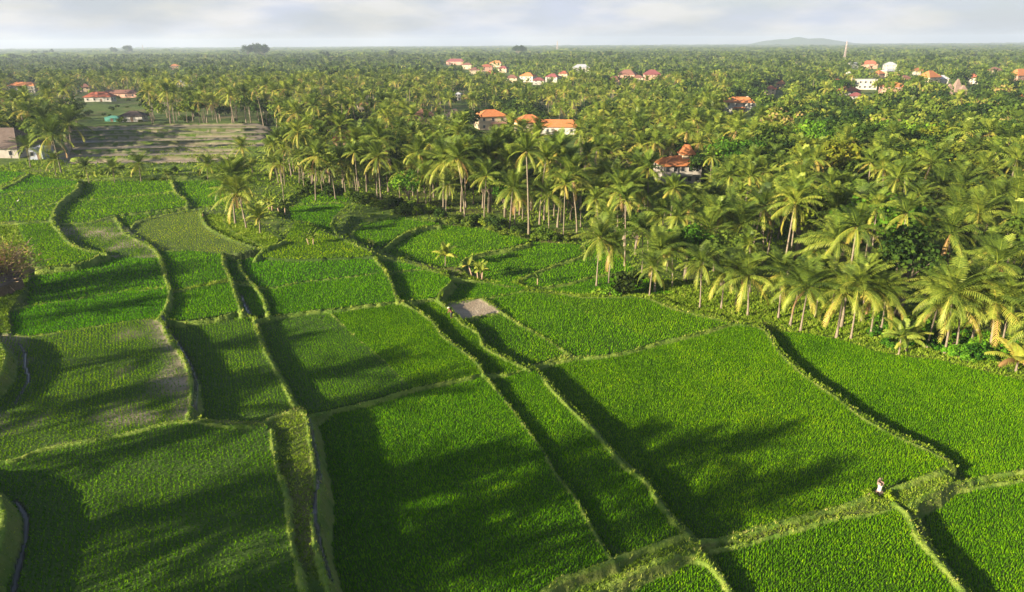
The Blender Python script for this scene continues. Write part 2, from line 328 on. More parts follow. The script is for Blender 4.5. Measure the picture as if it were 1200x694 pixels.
field('Y5', 0.4, 'dense', [(611, 327), (640, 314), (684, 299), (682, 288), (720, 290), (745, 318), (700, 322), (665, 332), (640, 336), (615, 337)], 18, (1.0, 1, 1), 'rice in the paddy left of the two tall front palms')
field('Y6', 0.1, 'dense', [(622, 340), (642, 337), (668, 333), (700, 323), (745, 320), (790, 345), (740, 345), (700, 345), (680, 346), (650, 343)], 18, (.95, 1, 1), 'rice in the thin strip under the tall front palms')
field('MO1', 6.0, 'grass', [(-200, 390), (-50, 391), (-14, 396), (0, 402), (5, 415), (2, 430), (-6, 442), (-26, 462), (-200, 560)])
field('MO2', 6.0, 'grass', [(-200, 545), (-45, 556), (-15, 570), (-2, 588), (2, 606), (0, 625), (-8, 648), (-18, 665), (-35, 720), (-55, 790), (-200, 790)])
field('LG', 5.0, 'grass', [(-160, 264), (20, 264), (28, 285), (34, 300), (32, 335), (10, 365), (12, 390), (-160, 408)])
field('Z1', 1.75, 'grass', [(640, 694), (664, 678), (690, 669), (719, 658), (749, 647), (779, 636), (804, 628), (812, 640), (804, 646), (770, 655), (732, 673), (698, 690), (650, 718), (600, 740), (580, 740)])
field('Z2', .5, 'grass', [(826, 646), (850, 640), (892, 628), (935, 617), (977, 604), (1011, 597), (1045, 590), (1066, 592), (1087, 578), (1110, 567), (1120, 560), (1106, 556), (1060, 568), (1030, 577), (1011, 586), (977, 597), (935, 608), (892, 619), (850, 631), (818, 634)])
field('Z3', -.6, 'grass', [(1090, 584), (1110, 572), (1147, 565), (1200, 556), (1420, 530), (1420, 533), (1200, 559), (1147, 568), (1104, 578)])
# the far brown wet terraces
wt = [(146, 151), (152, 157), (158, 165), (166, 173), (174, 182), (183, 193)]
for i, (a, b) in enumerate(wt):
    xr = [300, 300, 296, 290, 262, 262][i]
    field('B%d' % i, 4.1 + .5 * (5 - i), 'mud', [(92 - i * 2, a + 2.5), (200, a), (xr, a - 1), (xr + 12, a + 3), (xr, b - 1), (200, b), (88 - i * 2, b + 1)])
FN = list(F)

# banks: photo pixel polylines, half width (m), extra height (m)
DK = [
 ([(-160, 560), (0, 541), (45, 527), (90, 518), (149, 507), (195, 495), (222, 493), (253, 497), (300, 499), (313, 492), (330, 485), (350, 479)], .35, .22),
 ([(17, 392), (32, 394), (63, 390), (95, 385), (127, 380), (159, 375), (188, 374), (222, 376), (254, 371), (281, 366), (300, 373)], .22, .12),
 ([(184, 372), (190, 378), (199, 398), (213, 416), (222, 439), (225, 461), (223, 478), (220, 492)], .3, .22),
 ([(318, 502), (320, 523), (324, 548), (333, 574), (337, 603), (341, 637), (350, 671), (360, 720), (365, 790)], .28, .12),
 ([(350, 480), (357, 485), (362, 502), (363.5, 527), (369, 552), (371, 582), (366.5, 612), (369, 641), (375, 663), (384, 700), (392, 790)], .3, .12),
 ([(360, 487), (398, 478), (441, 468), (483, 455), (521, 447), (567, 438), (597, 438), (626, 431)], .22, .2),
 ([(567, 438), (582, 457), (601, 480.5), (620, 506), (637, 529), (652, 557), (673, 582), (694, 620), (711, 648), (719, 656)], .16, .12),
 ([(626, 428), (635, 442), (652, 461), (673, 483), (694, 502), (715, 527), (732, 546), (758, 565), (770, 586), (791.5, 612), (806, 627)], .33, .25),
 ([(626, 430), (669, 419), (698, 417), (736, 411), (775, 400), (797, 395), (828, 387), (858, 378)], .2, .18),
 ([(858, 378), (880, 381), (896, 386), (903, 396), (914, 413), (943, 440), (981, 466), (1011, 489), (1045, 508), (1079, 523), (1100, 533.5), (1114, 547), (1106, 553)], .28, .2),
 ([(813, 634), (850, 630), (892, 617), (935, 606), (977, 595), (1011, 584), (1030, 576), (1060, 567), (1090, 556), (1106, 552)], .4, .3),
 ([(830, 644), (850, 642), (892, 631), (935, 619), (977, 607), (1019, 602), (1050, 594)], .25, .2),
 ([(1048, 588), (1066, 604), (1074, 625), (1091, 646), (1113, 671), (1130, 694), (1170, 770)], .45, .3),
 ([(1066, 590), (1087, 578), (1110, 567), (1147, 560), (1200, 551), (1420, 525)], .22, .25),
 ([(1080, 598), (1104, 580), (1147, 570), (1200, 562), (1420, 536)], .2, .22),
 ([(719, 656), (690, 667), (664, 676), (635, 693), (560, 740)], .4, .3),
 ([(719, 655), (749, 645), (779, 634), (806, 625)], .4, .3),
 ([(650, 720), (698, 693), (732, 675), (770, 657), (804, 648), (823, 655), (842, 671), (855, 694), (880, 760)], .4, .3),
 ([(804, 624), (813, 640), (826, 652)], .5, .35),
 ([(300, 374), (332, 368), (363, 364), (395, 362), (427, 357), (468, 353), (511, 349)], .2, .15),
 ([(387, 365), (414, 393), (446, 419), (481, 455)], .1, .06),
 ([(297, 372), (305, 400), (316, 421), (328, 442), (341, 468), (352, 482)], .3, .15),
 ([(470, 353), (494, 367), (508, 378), (517, 392), (535, 406), (556, 422), (567, 438)], .3, .18),
 ([(511, 349), (526, 362), (542, 379.5), (561, 390), (565, 404), (579, 413), (600, 424), (620, 433)], .38, .22),
 ([(521, 355), (542, 353), (565, 349.5), (588, 346), (609, 341.5), (625, 339)], .18, .16),
 ([(541, 374), (568, 369), (588, 365.5)], .15, .14),
 ([(565, 349.5), (588, 365), (609, 379.5), (641, 397), (668, 415)], .28, .2),
 ([(668, 416), (650, 420), (628, 429)], .18, .15),
 ([(609, 341.5), (627, 341.5), (650, 343), (680, 348), (695, 348), (733, 347.5), (758, 349), (790, 362), (822, 369), (858, 378)], .45, .2),
 ([(638, 345), (679, 363), (727, 381), (771, 400)], .1, .06),
 ([(300, 338), (322, 336), (363, 329), (411, 324), (451, 319), (497, 315.5)], .17, .14),
 ([(438, 300), (446, 311), (451, 319), (458.6, 330), (463, 346), (467, 353)], .28, .15),
 ([(400, 279), (420, 288), (443, 298), (490, 311), (528, 323), (554, 327), (600, 336), (625, 340)], .35, .25),
 ([(529, 328), (524, 334), (516, 341), (513, 350)], .25, .2),
 ([(443, 296), (452, 289), (468, 276), (490, 266.5), (516, 263)], .3, .3),
 ([(419, 284), (412, 275), (424, 263), (449, 257.5), (470, 255), (500, 259)], .3, .3),
 ([(398, 279), (388, 262), (396, 250), (406, 242), (425, 236)], .3, .2),
 ([(342, 242), (360, 238), (395, 237), (428, 235)], .3, .2),
 ([(541, 312), (544, 303), (569.6, 295), (601, 290), (624, 283)], .4, .35),
 ([(609, 327), (639, 314), (683, 299), (684, 288)], .25, .2),
 ([(618, 338), (637, 336), (668, 331), (700, 322), (745, 319)], .25, .2),
 # left side
 ([(92, 213), (89, 222), (76, 231), (66.6, 241), (60, 257), (69, 270), (83, 286), (105, 293.6), (125, 296)], .5, .25),
 ([(44, 314), (92, 308), (112, 301), (125, 297)], .4, .3),
 ([(79, 236), (127, 232), (174, 228.5), (206, 226)], .25, .2),
 ([(201, 211), (206, 225), (219, 235), (219, 242)], .4, .3),
 ([(70, 262), (105, 260.5), (133, 252), (178, 247.6), (219, 242)], .3, .2),
 ([(154, 267), (159, 260), (178, 254), (206, 249), (230, 244.5), (262, 241)], .3, .3),
 ([(134, 254), (140, 262), (146, 273), (165, 282.5), (181, 292), (189, 304.7), (193.5, 324), (198, 338), (197, 352), (190, 368), (184, 374)], .4, .25),
 ([(15, 362), (32, 358.6), (79, 352), (127, 344), (158.6, 340.5), (196, 337.5)], .2, .14),
 ([(187, 293.6), (222, 293.6), (260, 297), (279, 305)], .15, .1),
 ([(260, 297), (262, 311), (270, 327), (276, 346), (283, 366)], .28, .2),
 ([(198, 341), (222, 338), (270, 329)], .18, .12),
 ([(279, 305), (282, 317), (300, 337), (309.5, 352), (314, 370)], .4, .25),
 ([(270, 328), (299, 337)], .15, .1),
 ([(235, 247), (241, 263), (263, 276), (299, 289), (312, 291)], .4, .3),
 ([(262, 252), (266, 266), (298, 283), (312, 290)], .3, .25),
 ([(299, 303), (309, 292), (335, 281)], .45, .4),
 ([(-60, 248), (40, 243), (72, 235)], .25, .2), ([(-60, 262), (20, 261), (62, 259)], .3, .25), ([(0, 229), (60, 222), (89, 217)], .25, .2),
 ([(0, 221), (22, 211), (33, 203)], .5, .4),
 ([(-50, 391), (-14, 396), (0, 402), (5, 415), (2, 430), (-6, 442), (-26, 462), (-75, 500)], .4, .1),
 ([(-45, 556), (-15, 570), (-2, 588), (2, 606), (0, 625), (-8, 648), (-18, 665), (-45, 740)], .4, .1),
]
for i, (a, b) in enumerate(wt):
    DK.append(([(86, a + 2), (200, a - 1), (312, a - 2)], 1.5, .7))
    if i < 5: DK.append(([(88, (a + b) / 2 + 2), (180, (a + b) / 2 + rng.uniform(-1, 1)), (240, (a + b) / 2), (300, (a + b) / 2 - 1)], .8, .5))
    if i % 2: DK.append(([(170 + i * 12, a), (176 + i * 12, b)], .5, .3))
DK.append(([(80, 198), (140, 200), (200, 196), (262, 192), (330, 192)], 1.4, .4))
DK.append(([(85, 209), (150, 207), (205, 206), (262, 205)], 1.2, .4))
# water channels: polyline, half width, bed drop
CH = [([(192, 380), (205, 397), (218, 417), (228, 441), (231, 463), (230, 488)], .2),
      ([(21, 402), (28, 411), (30, 430), (34, 443), (30, 452), (18, 472)], .16),
      ([(18, 586), (29, 602), (31, 622), (27, 642), (20, 670), (14, 700)], .16),
      ([(364, 505), (369, 530), (374, 556), (376, 582), (372, 612), (374, 641), (382, 668), (390, 700)], .15),
      ([(283, 346), (287, 358), (293, 368)], .22)]

def base_level(x, y):
    b = np.clip(1.5 - x * 0.05 - .008 * np.clip(y - 100, 0, 150), -0.6, 5.0)
    return b * np.clip((700 - y) / 400, .0, 1)

def in_poly(px, py, P):
    ins = np.zeros(px.shape, bool); n = len(P)
    for i in range(n):
        x0, y0 = P[i]; x1, y1 = P[(i + 1) % n]
        if y0 == y1: continue
        c = ((y0 > py) != (y1 > py)) & (px < (x1 - x0) * (py - y0) / (y1 - y0) + x0)
        ins ^= c
    return ins

def seg_dist(x, y, x0, y0, x1, y1):
    dx, dy = x1 - x0, y1 - y0
    t = np.clip(((x - x0) * dx + (y - y0) * dy) / (dx * dx + dy * dy + 1e-9), 0, 1)
    return np.hypot(x - x0 - t * dx, y - y0 - t * dy), t

def smooth_line(P, step=1.2):
    P = np.array(P, float); out = []
    E = np.vstack([2 * P[0] - P[1], P, 2 * P[-1] - P[-2]])
    for i in range(1, len(E) - 2):
        p0, p1, p2, p3 = E[i - 1:i + 3]
        n = max(2, int(np.hypot(*(p2 - p1)[:2]) / step))
        for k in range(n):
            t = k / n
            out.append(.5 * ((2 * p1) + (-p0 + p2) * t + (2 * p0 - 5 * p1 + 4 * p2 - p3) * t * t + (-p0 + 3 * p1 - 3 * p2 + p3) * t ** 3))
    out.append(P[-1]); return np.array(out)

for n in FN:
    f = F[n]; gx, gy = unproj(f['px'][:, 0], f['px'][:, 1], f['z'])
    f['xy'] = np.stack([gx, gy], 1)
ORDER = sorted(range(len(FN)), key=lambda i: F[FN[i]]['z'])

def level_at_px(u, v):
    best = np.full(u.shape, -99.0)
    for n in FN:
        m = in_poly(u, v, F[n]['px']); best[m] = np.maximum(best[m], F[n]['z'])
    return best

DKG = []
for pts, w, up in DK:
    P = smooth_line(pts, 9.0)
    u, v = P[:, 0], P[:, 1]
    lv = np.full(len(u), -99.0)
    for du, dv in ((5, 0), (-5, 0), (0, 3), (0, -3), (8, 0), (-8, 0), (5, 3), (-5, -3)):
        lv = np.maximum(lv, level_at_px(u + du, v + dv))
    gx, gy = unproj(u, v, 2.0)
    lv = np.where(lv < -50, base_level(gx, gy), lv)
    if len(lv) > 3:
        k = np.pad(lv, 2, mode='edge'); lv = np.convolve(k, np.ones(5) / 5, 'valid')
    z = lv + up
    gx, gy = unproj(u, v, z)
    DKG.append((np.stack([gx, gy, z], 1), w))
CHG = []
for pts, w in CH:
    P = smooth_line(pts, 9.0); u, v = P[:, 0], P[:, 1]
    lv = level_at_px(u + 3, v); lv = np.where(lv < -50, level_at_px(u + 9, v), lv); lv = np.where(lv < -50, 3.5, lv)
    gx, gy = unproj(u, v, lv); CHG.append((np.stack([gx, gy, lv], 1), w))

def vnoise(x, y, s, seed=0):
    """cheap value noise"""
    x = x / s; y = y / s; xi = np.floor(x); yi = np.floor(y); fx = x - xi; fy = y - yi
    fx = fx * fx * (3 - 2 * fx); fy = fy * fy * (3 - 2 * fy)
    def h(a, b):
        q = np.sin(a * 127.1 + b * 311.7 + seed * 74.7) * 43758.5453; return q - np.floor(q)
    return (h(xi, yi) * (1 - fx) + h(xi + 1, yi) * fx) * (1 - fy) + (h(xi, yi + 1) * (1 - fx) + h(xi + 1, yi + 1) * fx) * fy

def ground(x, y):
    """returns z, field index, bank weight, channel weight, for arrays of x, y"""
    x = np.asarray(x, float); y = np.asarray(y, float)
    fid = np.full(x.shape, -1); z = base_level(x, y)
    near = (y > 20) & (y < 420) & (np.abs(x) < 260)
    ix = np.nonzero(near)[0]; X = x[ix]; Y = y[ix]; fz = np.full(X.shape, np.nan); fi = np.full(X.shape, -1)
    for k in ORDER:
        P = F[FN[k]]['xy']
        bb = (X > P[:, 0].min()) & (X < P[:, 0].max()) & (Y > P[:, 1].min()) & (Y < P[:, 1].max())
        j = np.nonzero(bb)[0]
        if not len(j): continue
        m = in_poly(X[j], Y[j], P); fi[j[m]] = k; fz[j[m]] = F[FN[k]]['z']
    # fill the small gaps between polygons from the nearest one
    un = np.nonzero(fi < 0)[0]; bd = np.full(len(un), 2.6); bk = np.full(len(un), -1)
    for k in range(len(FN)):
        P = F[FN[k]]['xy']
        bb = (X[un] > P[:, 0].min() - 3) & (X[un] < P[:, 0].max() + 3) & (Y[un] > P[:, 1].min() - 3) & (Y[un] < P[:, 1].max() + 3)
        j = np.nonzero(bb)[0]
        if not len(j): continue
        for a in range(len(P)):
            b = (a + 1) % len(P)
            d, _ = seg_dist(X[un[j]], Y[un[j]], *P[a], *P[b])
            m = d < bd[j]; bd[j[m]] = d[m]; bk[j[m]] = k
    zl = base_level(X, Y)
    zl = np.where(fi >= 0, fz, zl)
    lev = np.array([F[n]['z'] for n in FN])
    g = bk >= 0
    wgt = np.clip((2.6 - bd) / 1.5, 0, 1)
    zl[un[g]] = lev[bk[g]] * wgt[g] + zl[un[g]] * (1 - wgt[g])
    # banks
    bank = np.zeros(X.shape); nz = vnoise(X, Y, .9, 3) * .5 + vnoise(X, Y, .35, 5) * .5
    nb = vnoise(X, Y, 3.1, 9)
    for P, w in DKG:
        sl = (X > P[:, 0].min() - 5) & (X < P[:, 0].max() + 5) & (Y > P[:, 1].min() - 5) & (Y < P[:, 1].max() + 5)
        j = np.nonzero(sl)[0]
        if not len(j): continue
        bdst = np.full(len(j), 1e9); bz = np.zeros(len(j))
        for a in range(len(P) - 1):
            d, t = seg_dist(X[j], Y[j], P[a, 0], P[a, 1], P[a + 1, 0], P[a + 1, 1])
            m = d < bdst; bdst[m] = d[m]; bz[m] = (P[a, 2] * (1 - t) + P[a + 1, 2] * t)[m]
        ww = w * .5 * (.75 + .5 * nb[j]) + (nz[j] - .5) * .3
        top = bz + (nz[j] - .5) * .12 - np.maximum(bdst - ww, 0) * 2.0 - .06 * np.clip(bdst / np.maximum(w, .1), 0, 1)
        up = top > zl[j]
        hit = up & (bdst < 5)
        bank[j[hit]] = 1; zl[j[hit]] = top[hit]
    chan = np.zeros(X.shape)
    for P, w in CHG:
        sl = (X > P[:, 0].min() - 2) & (X < P[:, 0].max() + 2) & (Y > P[:, 1].min() - 2) & (Y < P[:, 1].max() + 2)
        j = np.nonzero(sl)[0]
        if not len(j): continue
        bdst = np.full(len(j), 1e9)
        for a in range(len(P) - 1):
            d, t = seg_dist(X[j], Y[j], P[a, 0], P[a, 1], P[a + 1, 0], P[a + 1, 1]); bdst = np.minimum(bdst, d)
        m = (bdst < w * (.8 + .5 * nb[j])) ; jj = j[m]
        chan[jj] = 1; zl[jj] = np.minimum(zl[jj], lev[np.maximum(fi[jj], 0)] if False else zl[jj]) - .18; bank[jj] = 0
    fi2 = fi.copy(); fi2[un[g]] = bk[g]
    z[ix] = zl; fid[ix] = fi2
    B = np.zeros(x.shape); B[ix] = bank; C = np.zeros(x.shape); C[ix] = chan
    isf = np.zeros(x.shape, bool); isf[ix] = fi >= 0
    return z, fid, B, C, isf

def gz(x, y):
    return float(ground(np.array([x]), np.array([y]))[0][0])

# ------------------------------------------------------------------ terrain sheet
ys = []
y = 30.0
while y < 205: ys.append(y); y += max(.10, (y * y + 1450) * 1.5 / (FPX * 44))
while y < 345: ys.append(y); y += .9
while y < 9000: ys.append(y); y *= 1.05
ys = [-400, -200, -100, -50, -25, -10, 0, 8, 14, 18, 22, 26] + ys
ys = np.array(ys)
t = np.concatenate([np.linspace(-9, -1.0, 40), np.arange(-.98, -.80, .012), np.arange(-.80, .80, .0027), np.arange(.80, 1.0, .012), np.linspace(1.02, 9, 40)])
wy = np.maximum(ys * .938 + 13.0, 40)
TX, TY = t[None, :] * wy[:, None], np.repeat(ys[:, None], len(t), 1)
nx_, ny_ = len(t), len(ys)
X, Y = TX.ravel(), TY.ravel()
Z, FI, BK, CN, ISF = ground(X, Y)
mud = np.zeros(len(X)); wet = np.zeros(len(X)); fld = np.zeros(len(X))
kinds = [F[n]['kind'] for n in FN]
for k, n in enumerate(FN):
    m = FI == k
    if kinds[k] in ('dense', 'row'): fld[m] = ISF[m]
    if n in ('B', 'T3'):
        q = vnoise(X[m], Y[m], 7, 11) * vnoise(X[m], Y[m], 2.5, 12); mud[m] = np.clip(q * 2.0 - .5, 0, 1) if n == 'B' else np.clip(q * 2.0 - .4, 0, 1)
        if n == 'B':
            # the pale dried strip along its right edge
            P = DKG[2][0]; dd = np.full(m.sum(), 9.0)
            for a in range(len(P) - 1):
                d, _ = seg_dist(X[m], Y[m], P[a, 0], P[a, 1], P[a + 1, 0], P[a + 1, 1]); dd = np.minimum(dd, d)
            mud[m] = np.maximum(mud[m], np.clip(1.1 - dd / 2.2, 0, 1) * vnoise(X[m], Y[m], 1.5, 4))
    if kinds[k] == 'sparse':
        q = np.clip((vnoise(X[m], Y[m], 9, 21) - .35) * 3, 0, 1) * np.clip((-78 - X[m]) / 10, 0, 1); fld[m] = 1; wet[m] = q * .12; mud[m] = .1 + .9 * q
    if kinds[k] == 'mud':
        mud[m] = 1
        if n[0] == 'B': wet[m] = np.clip(vnoise(X[m], Y[m] * 2, 14, 31) * 3.2 - 2.1, 0, .8)
wet = np.maximum(wet * (1 - BK), CN)
far_b = (Y > 215) & (X < -45); mud = np.where(far_b & (BK > 0), 0, mud); BKA = np.where(far_b, BK * .05, BK)
mud = np.where((X < -45) & (Y > 215), mud * np.clip(vnoise(X / 5, Y, 6, 33) * 2 + .45, 0, 1), mud)
wet = np.where((X < -45) & (Y > 215), np.maximum(wet, .42 * mud), wet)
Z += np.where((FI < 0) & (Y < 900), (vnoise(X, Y, 9, 2) - .5) * .5, 0)
ii = np.arange(ny_ * nx_).reshape(ny_, nx_)
Fq = np.stack([ii[:-1, :-1].ravel(), ii[:-1, 1:].ravel(), ii[1:, 1:].ravel(), ii[1:, :-1].ravel()], 1)
me = np_mesh('ground', np.stack([X, Y, Z], 1), Fq, M['ground'], smooth=True, vattr=dict(field=fld, mud=mud, wet=wet, bank=BKA))
tag(link('ground', me), kind='structure')

# ------------------------------------------------------------------ grass and rice made of real blades
def blades(P, H, Wd, nb, lean, rng):
    """tufts at P (n,3): nb triangles each"""
    n = len(P)
    a = rng.uniform(0, 2 * math.pi, (n, nb)); ln = rng.uniform(.15, 1, (n, nb)) * lean
    h = H[:, None] * rng.uniform(.65, 1.1, (n, nb)); w = Wd[:, None] * rng.uniform(.7, 1.2, (n, nb))
    off = rng.normal(0, .35, (n, nb, 2)) * Wd[:, None, None]
    cx = P[:, 0, None] + off[..., 0]; cy = P[:, 1, None] + off[..., 1]; cz = np.repeat(P[:, 2, None], nb, 1)
    ca, sa = np.cos(a), np.sin(a)
    v0 = np.stack([cx - sa * w / 2, cy + ca * w / 2, cz], -1); v1 = np.stack([cx + sa * w / 2, cy - ca * w / 2, cz], -1)
    v2 = np.stack([cx + ca * h * ln, cy + sa * h * ln, cz + h], -1)
    V = np.stack([v0, v1, v2], 2).reshape(-1, 3)
    Fc = np.arange(len(V)).reshape(-1, 3)
    return V, Fc

def frustum(x, y, z, mx=40, my=40):
    u, v, d = proj(x, y, z)
    return (u > -mx) & (u < W0 + mx) & (v > -my) & (v < H0 + my) & (d > 0)

nt = 0
for k, n in enumerate(FN):
    f = F[n]
    if f['kind'] not in ('dense', 'row', 'sparse'): continue
    P = f['xy']; cx, cy = P.mean(0)
    d = math.hypot(cx, cy)
    d = float(np.clip(np.hypot(P[:, 0], P[:, 1]).min() * .5 + d * .5, 40, 400))
    s = .19 if d < 78 else (.28 if d < 108 else (.40 if d < 150 else .62))
    rs = (.36 if n != 'L' else .30) if f['kind'] == 'row' and d < 110 else s
    if f['kind'] == 'sparse': rs = s = .40
    if n == 'T3': rs = .55
    rows_px = dict(A=(150, 520, 151, 680), B=(107, 390, 105, 500), C=(248, 385, 262, 490), L=(340, 380, 378, 470), E=(453, 476, 530, 590), F=(600, 450, 690, 580), M=(440, 370, 500, 440), G=(760, 430, 860, 600))
    if n in rows_px:
        q = rows_px[n]; xa, ya = unproj(q[0], q[1], f['z']); xb, yb = unproj(q[2], q[3], f['z']); f['rd'] = math.degrees(math.atan2(float(xa - xb), float(ya - yb)))
    a = R(f['rd']); c_, s_ = math.cos(a), math.sin(a)      # rows run along heading a (from +Y)
    Rr = max(np.hypot(P[:, 0] - cx, P[:, 1] - cy))
    Rr = min(Rr, 90)
    U, Vv = np.meshgrid(np.arange(-Rr, Rr, rs), np.arange(-Rr, Rr, s * (.75 if rs > s else 1)))
    U = U.ravel(); Vv = Vv.ravel()
    ju = .075 if f['kind'] == 'row' else .2 * s
    U = U + rng.normal(0, ju, len(U)); Vv = Vv + rng.uniform(-.4, .4, len(U)) * s
    if f['kind'] == 'row': U = U + .25 * np.sin(Vv * .11)
    x = cx + U * c_ + Vv * s_; y = cy - U * s_ + Vv * c_
    m = frustum(x, y, np.full(len(x), f['z']), 60, 60) & in_poly(x, y, P)
    x = x[m]; y = y[m]
    if not len(x): continue
    z, fi, bk, cn, isf = ground(x, y)
    m = (fi == k) & (bk == 0) & (cn == 0) & isf
    if f['kind'] == 'row': m &= rng.random(len(x)) > (.05 + .35 * (vnoise(x, y, 3.5, 17) > .72))
    if f['kind'] == 'sparse': m &= rng.random(len(x)) < np.clip(1.15 - 1.3 * (vnoise(x, y, 9, 21) > .5) * (x < -82), .25, 1)
    if n == 'B':
        Pb = DKG[2][0]; dd = np.full(len(x), 9.0)
        for q in range(len(Pb) - 1):
            dq, _ = seg_dist(x, y, Pb[q, 0], Pb[q, 1], Pb[q + 1, 0], Pb[q + 1, 1]); dd = np.minimum(dd, dq)
        m &= rng.random(len(x)) < np.clip(.2 + dd / 3.0, 0, 1)
    x = x[m]; y = y[m]; z = z[m]
    if len(x) < 20: continue
    sc = max(s / .25, .8)
    h = (.27 if f['kind'] == 'dense' else .22) * (1 + .25 * (sc - 1)) * rng.uniform(.8, 1.2, len(x)) * (.88 + .24 * vnoise(x, y, 2.2, 19))
    if f['kind'] == 'sparse': h *= .72
    wd = (.08 if f['kind'] == 'dense' else .062) * sc * np.ones(len(x))
    V, Fc = blades(np.stack([x, y, z - .02], 1), h, wd, 6, .55, rng)
    ti = np.repeat(np.clip(rng.normal(.42, .16, len(x)), 0, 1), 6) + rng.normal(0, .08, len(x) * 6)
    nt += len(x)
    me = np_mesh('rice_plants', V, Fc, M['rice'], tint=ti)
    o = link('rice_plants', me); o.color = (*f['col'], 1)
    tag(o, f['label'], 'rice', kind='stuff')
print('rice tufts', nt)

# grass on the banks, on the grassy strips and between the palms
def scatter_grid(u0, u1, v0, v1, step):
    U, V = np.meshgrid(np.arange(u0, u1, step), np.arange(v0, v1, step)); return U.ravel(), V.ravel()
gx, gy = [], []
for P, w in DKG:
    for a in range(len(P) - 1):
        L = math.hypot(P[a + 1, 0] - P[a, 0], P[a + 1, 1] - P[a, 1]); dm = math.hypot(P[a, 0], P[a, 1])
        if dm > 260: continue
        dens = 16 if dm < 90 else (9 if dm < 140 else 4)
        nn = int(L * (w * 2 + .9) * dens)
        if nn <= 0 or nn > 4000: continue
        tt = rng.random(nn); dx, dy = (P[a + 1, :2] - P[a, :2]) / max(L, 1e-3)
        off = rng.normal(0, w * .8 + .25, nn)
        gx.append(P[a, 0] + dx * L * tt - dy * off); gy.append(P[a, 1] + dy * L * tt + dx * off)
gx = np.concatenate(gx); gy = np.concatenate(gy)
m = frustum(gx, gy, np.full(len(gx), 2.0)); gx = gx[m]; gy = gy[m]
z, fi, bk, cn, isf = ground(gx, gy); dd = np.hypot(gx, gy)
m = (bk > 0) & (rng.random(len(gx)) < .35 + .65 * (vnoise(gx, gy, 1.3, 44) > .3)); gx = gx[m]; gy = gy[m]; z = z[m]; dd = dd[m]
sc = np.clip(dd / 70, 1, 3)
V, Fc = blades(np.stack([gx, gy, z - .03], 1), (.10 + .20 * vnoise(gx, gy, 1.8, 45) ** 2) * sc ** .5 * rng.uniform(.6, 1.5, len(gx)), .07 * sc, 4, 1.0, rng)
ti = np.repeat(np.clip(rng.normal(.55, .18, len(gx)), 0, 1), 4)
tag(link('bank_grass', np_mesh('bank_grass', V, Fc, M['bankgrass'], tint=ti)), 'yellow green grass growing along the banks between the paddies', 'grass', kind='stuff')
print('bank tufts', len(gx))
# meadow
gs = []
for n in FN:
    if F[n]['kind'] != 'grass': continue
    P = F[n]['xy']; x0, y0 = np.maximum(P.min(0), -120); x1, y1 = np.minimum(P.max(0), 160)
    nn = int((x1 - x0) * (y1 - y0) * 14); x = rng.uniform(x0, x1, nn); y = rng.uniform(y0, y1, nn)
    m = in_poly(x, y, P) & frustum(x, y, np.full(nn, F[n]['z'])); gs.append(np.stack([x[m], y[m]], 1))
nn = 60000; x = rng.uniform(-150, 110, nn); y = rng.uniform(60, 215, nn)
m = frustum(x, y, np.zeros(nn)); gs.append(np.stack([x[m], y[m]], 1))
nn = 170000; x = rng.uniform(-60, 75, nn); y = rng.uniform(34, 110, nn)
m = frustum(x, y, np.zeros(nn)); gs.append(np.stack([x[m], y[m]], 1))
G2 = np.concatenate(gs); z, fi, bk, cn, isf = ground(G2[:, 0], G2[:, 1])
kk = np.array([k in ('grass',) for k in kinds] + [True])
from_fill = ~isf
m = (kk[fi] | from_fill) & (bk == 0) & (cn == 0); G2 = G2[m]; z = z[m]; dd = np.hypot(G2[:, 0], G2[:, 1]); sc = np.clip(dd / 60, 1, 3.5)
V, Fc = blades(np.stack([G2[:, 0], G2[:, 1], z - .05], 1), .2 * sc ** .8 * rng.uniform(.5, 1.4, len(G2)), .10 * sc, 4, .9, rng)
ti = np.repeat(np.clip(rng.normal(.42, .16, len(G2)), 0, 1), 4)
tag(link('meadow_grass', np_mesh('meadow_grass', V, Fc, M['bankgrass'], tint=ti)), 'rough green grass between the palm trunks and on the raised strips', 'grass', kind='stuff')
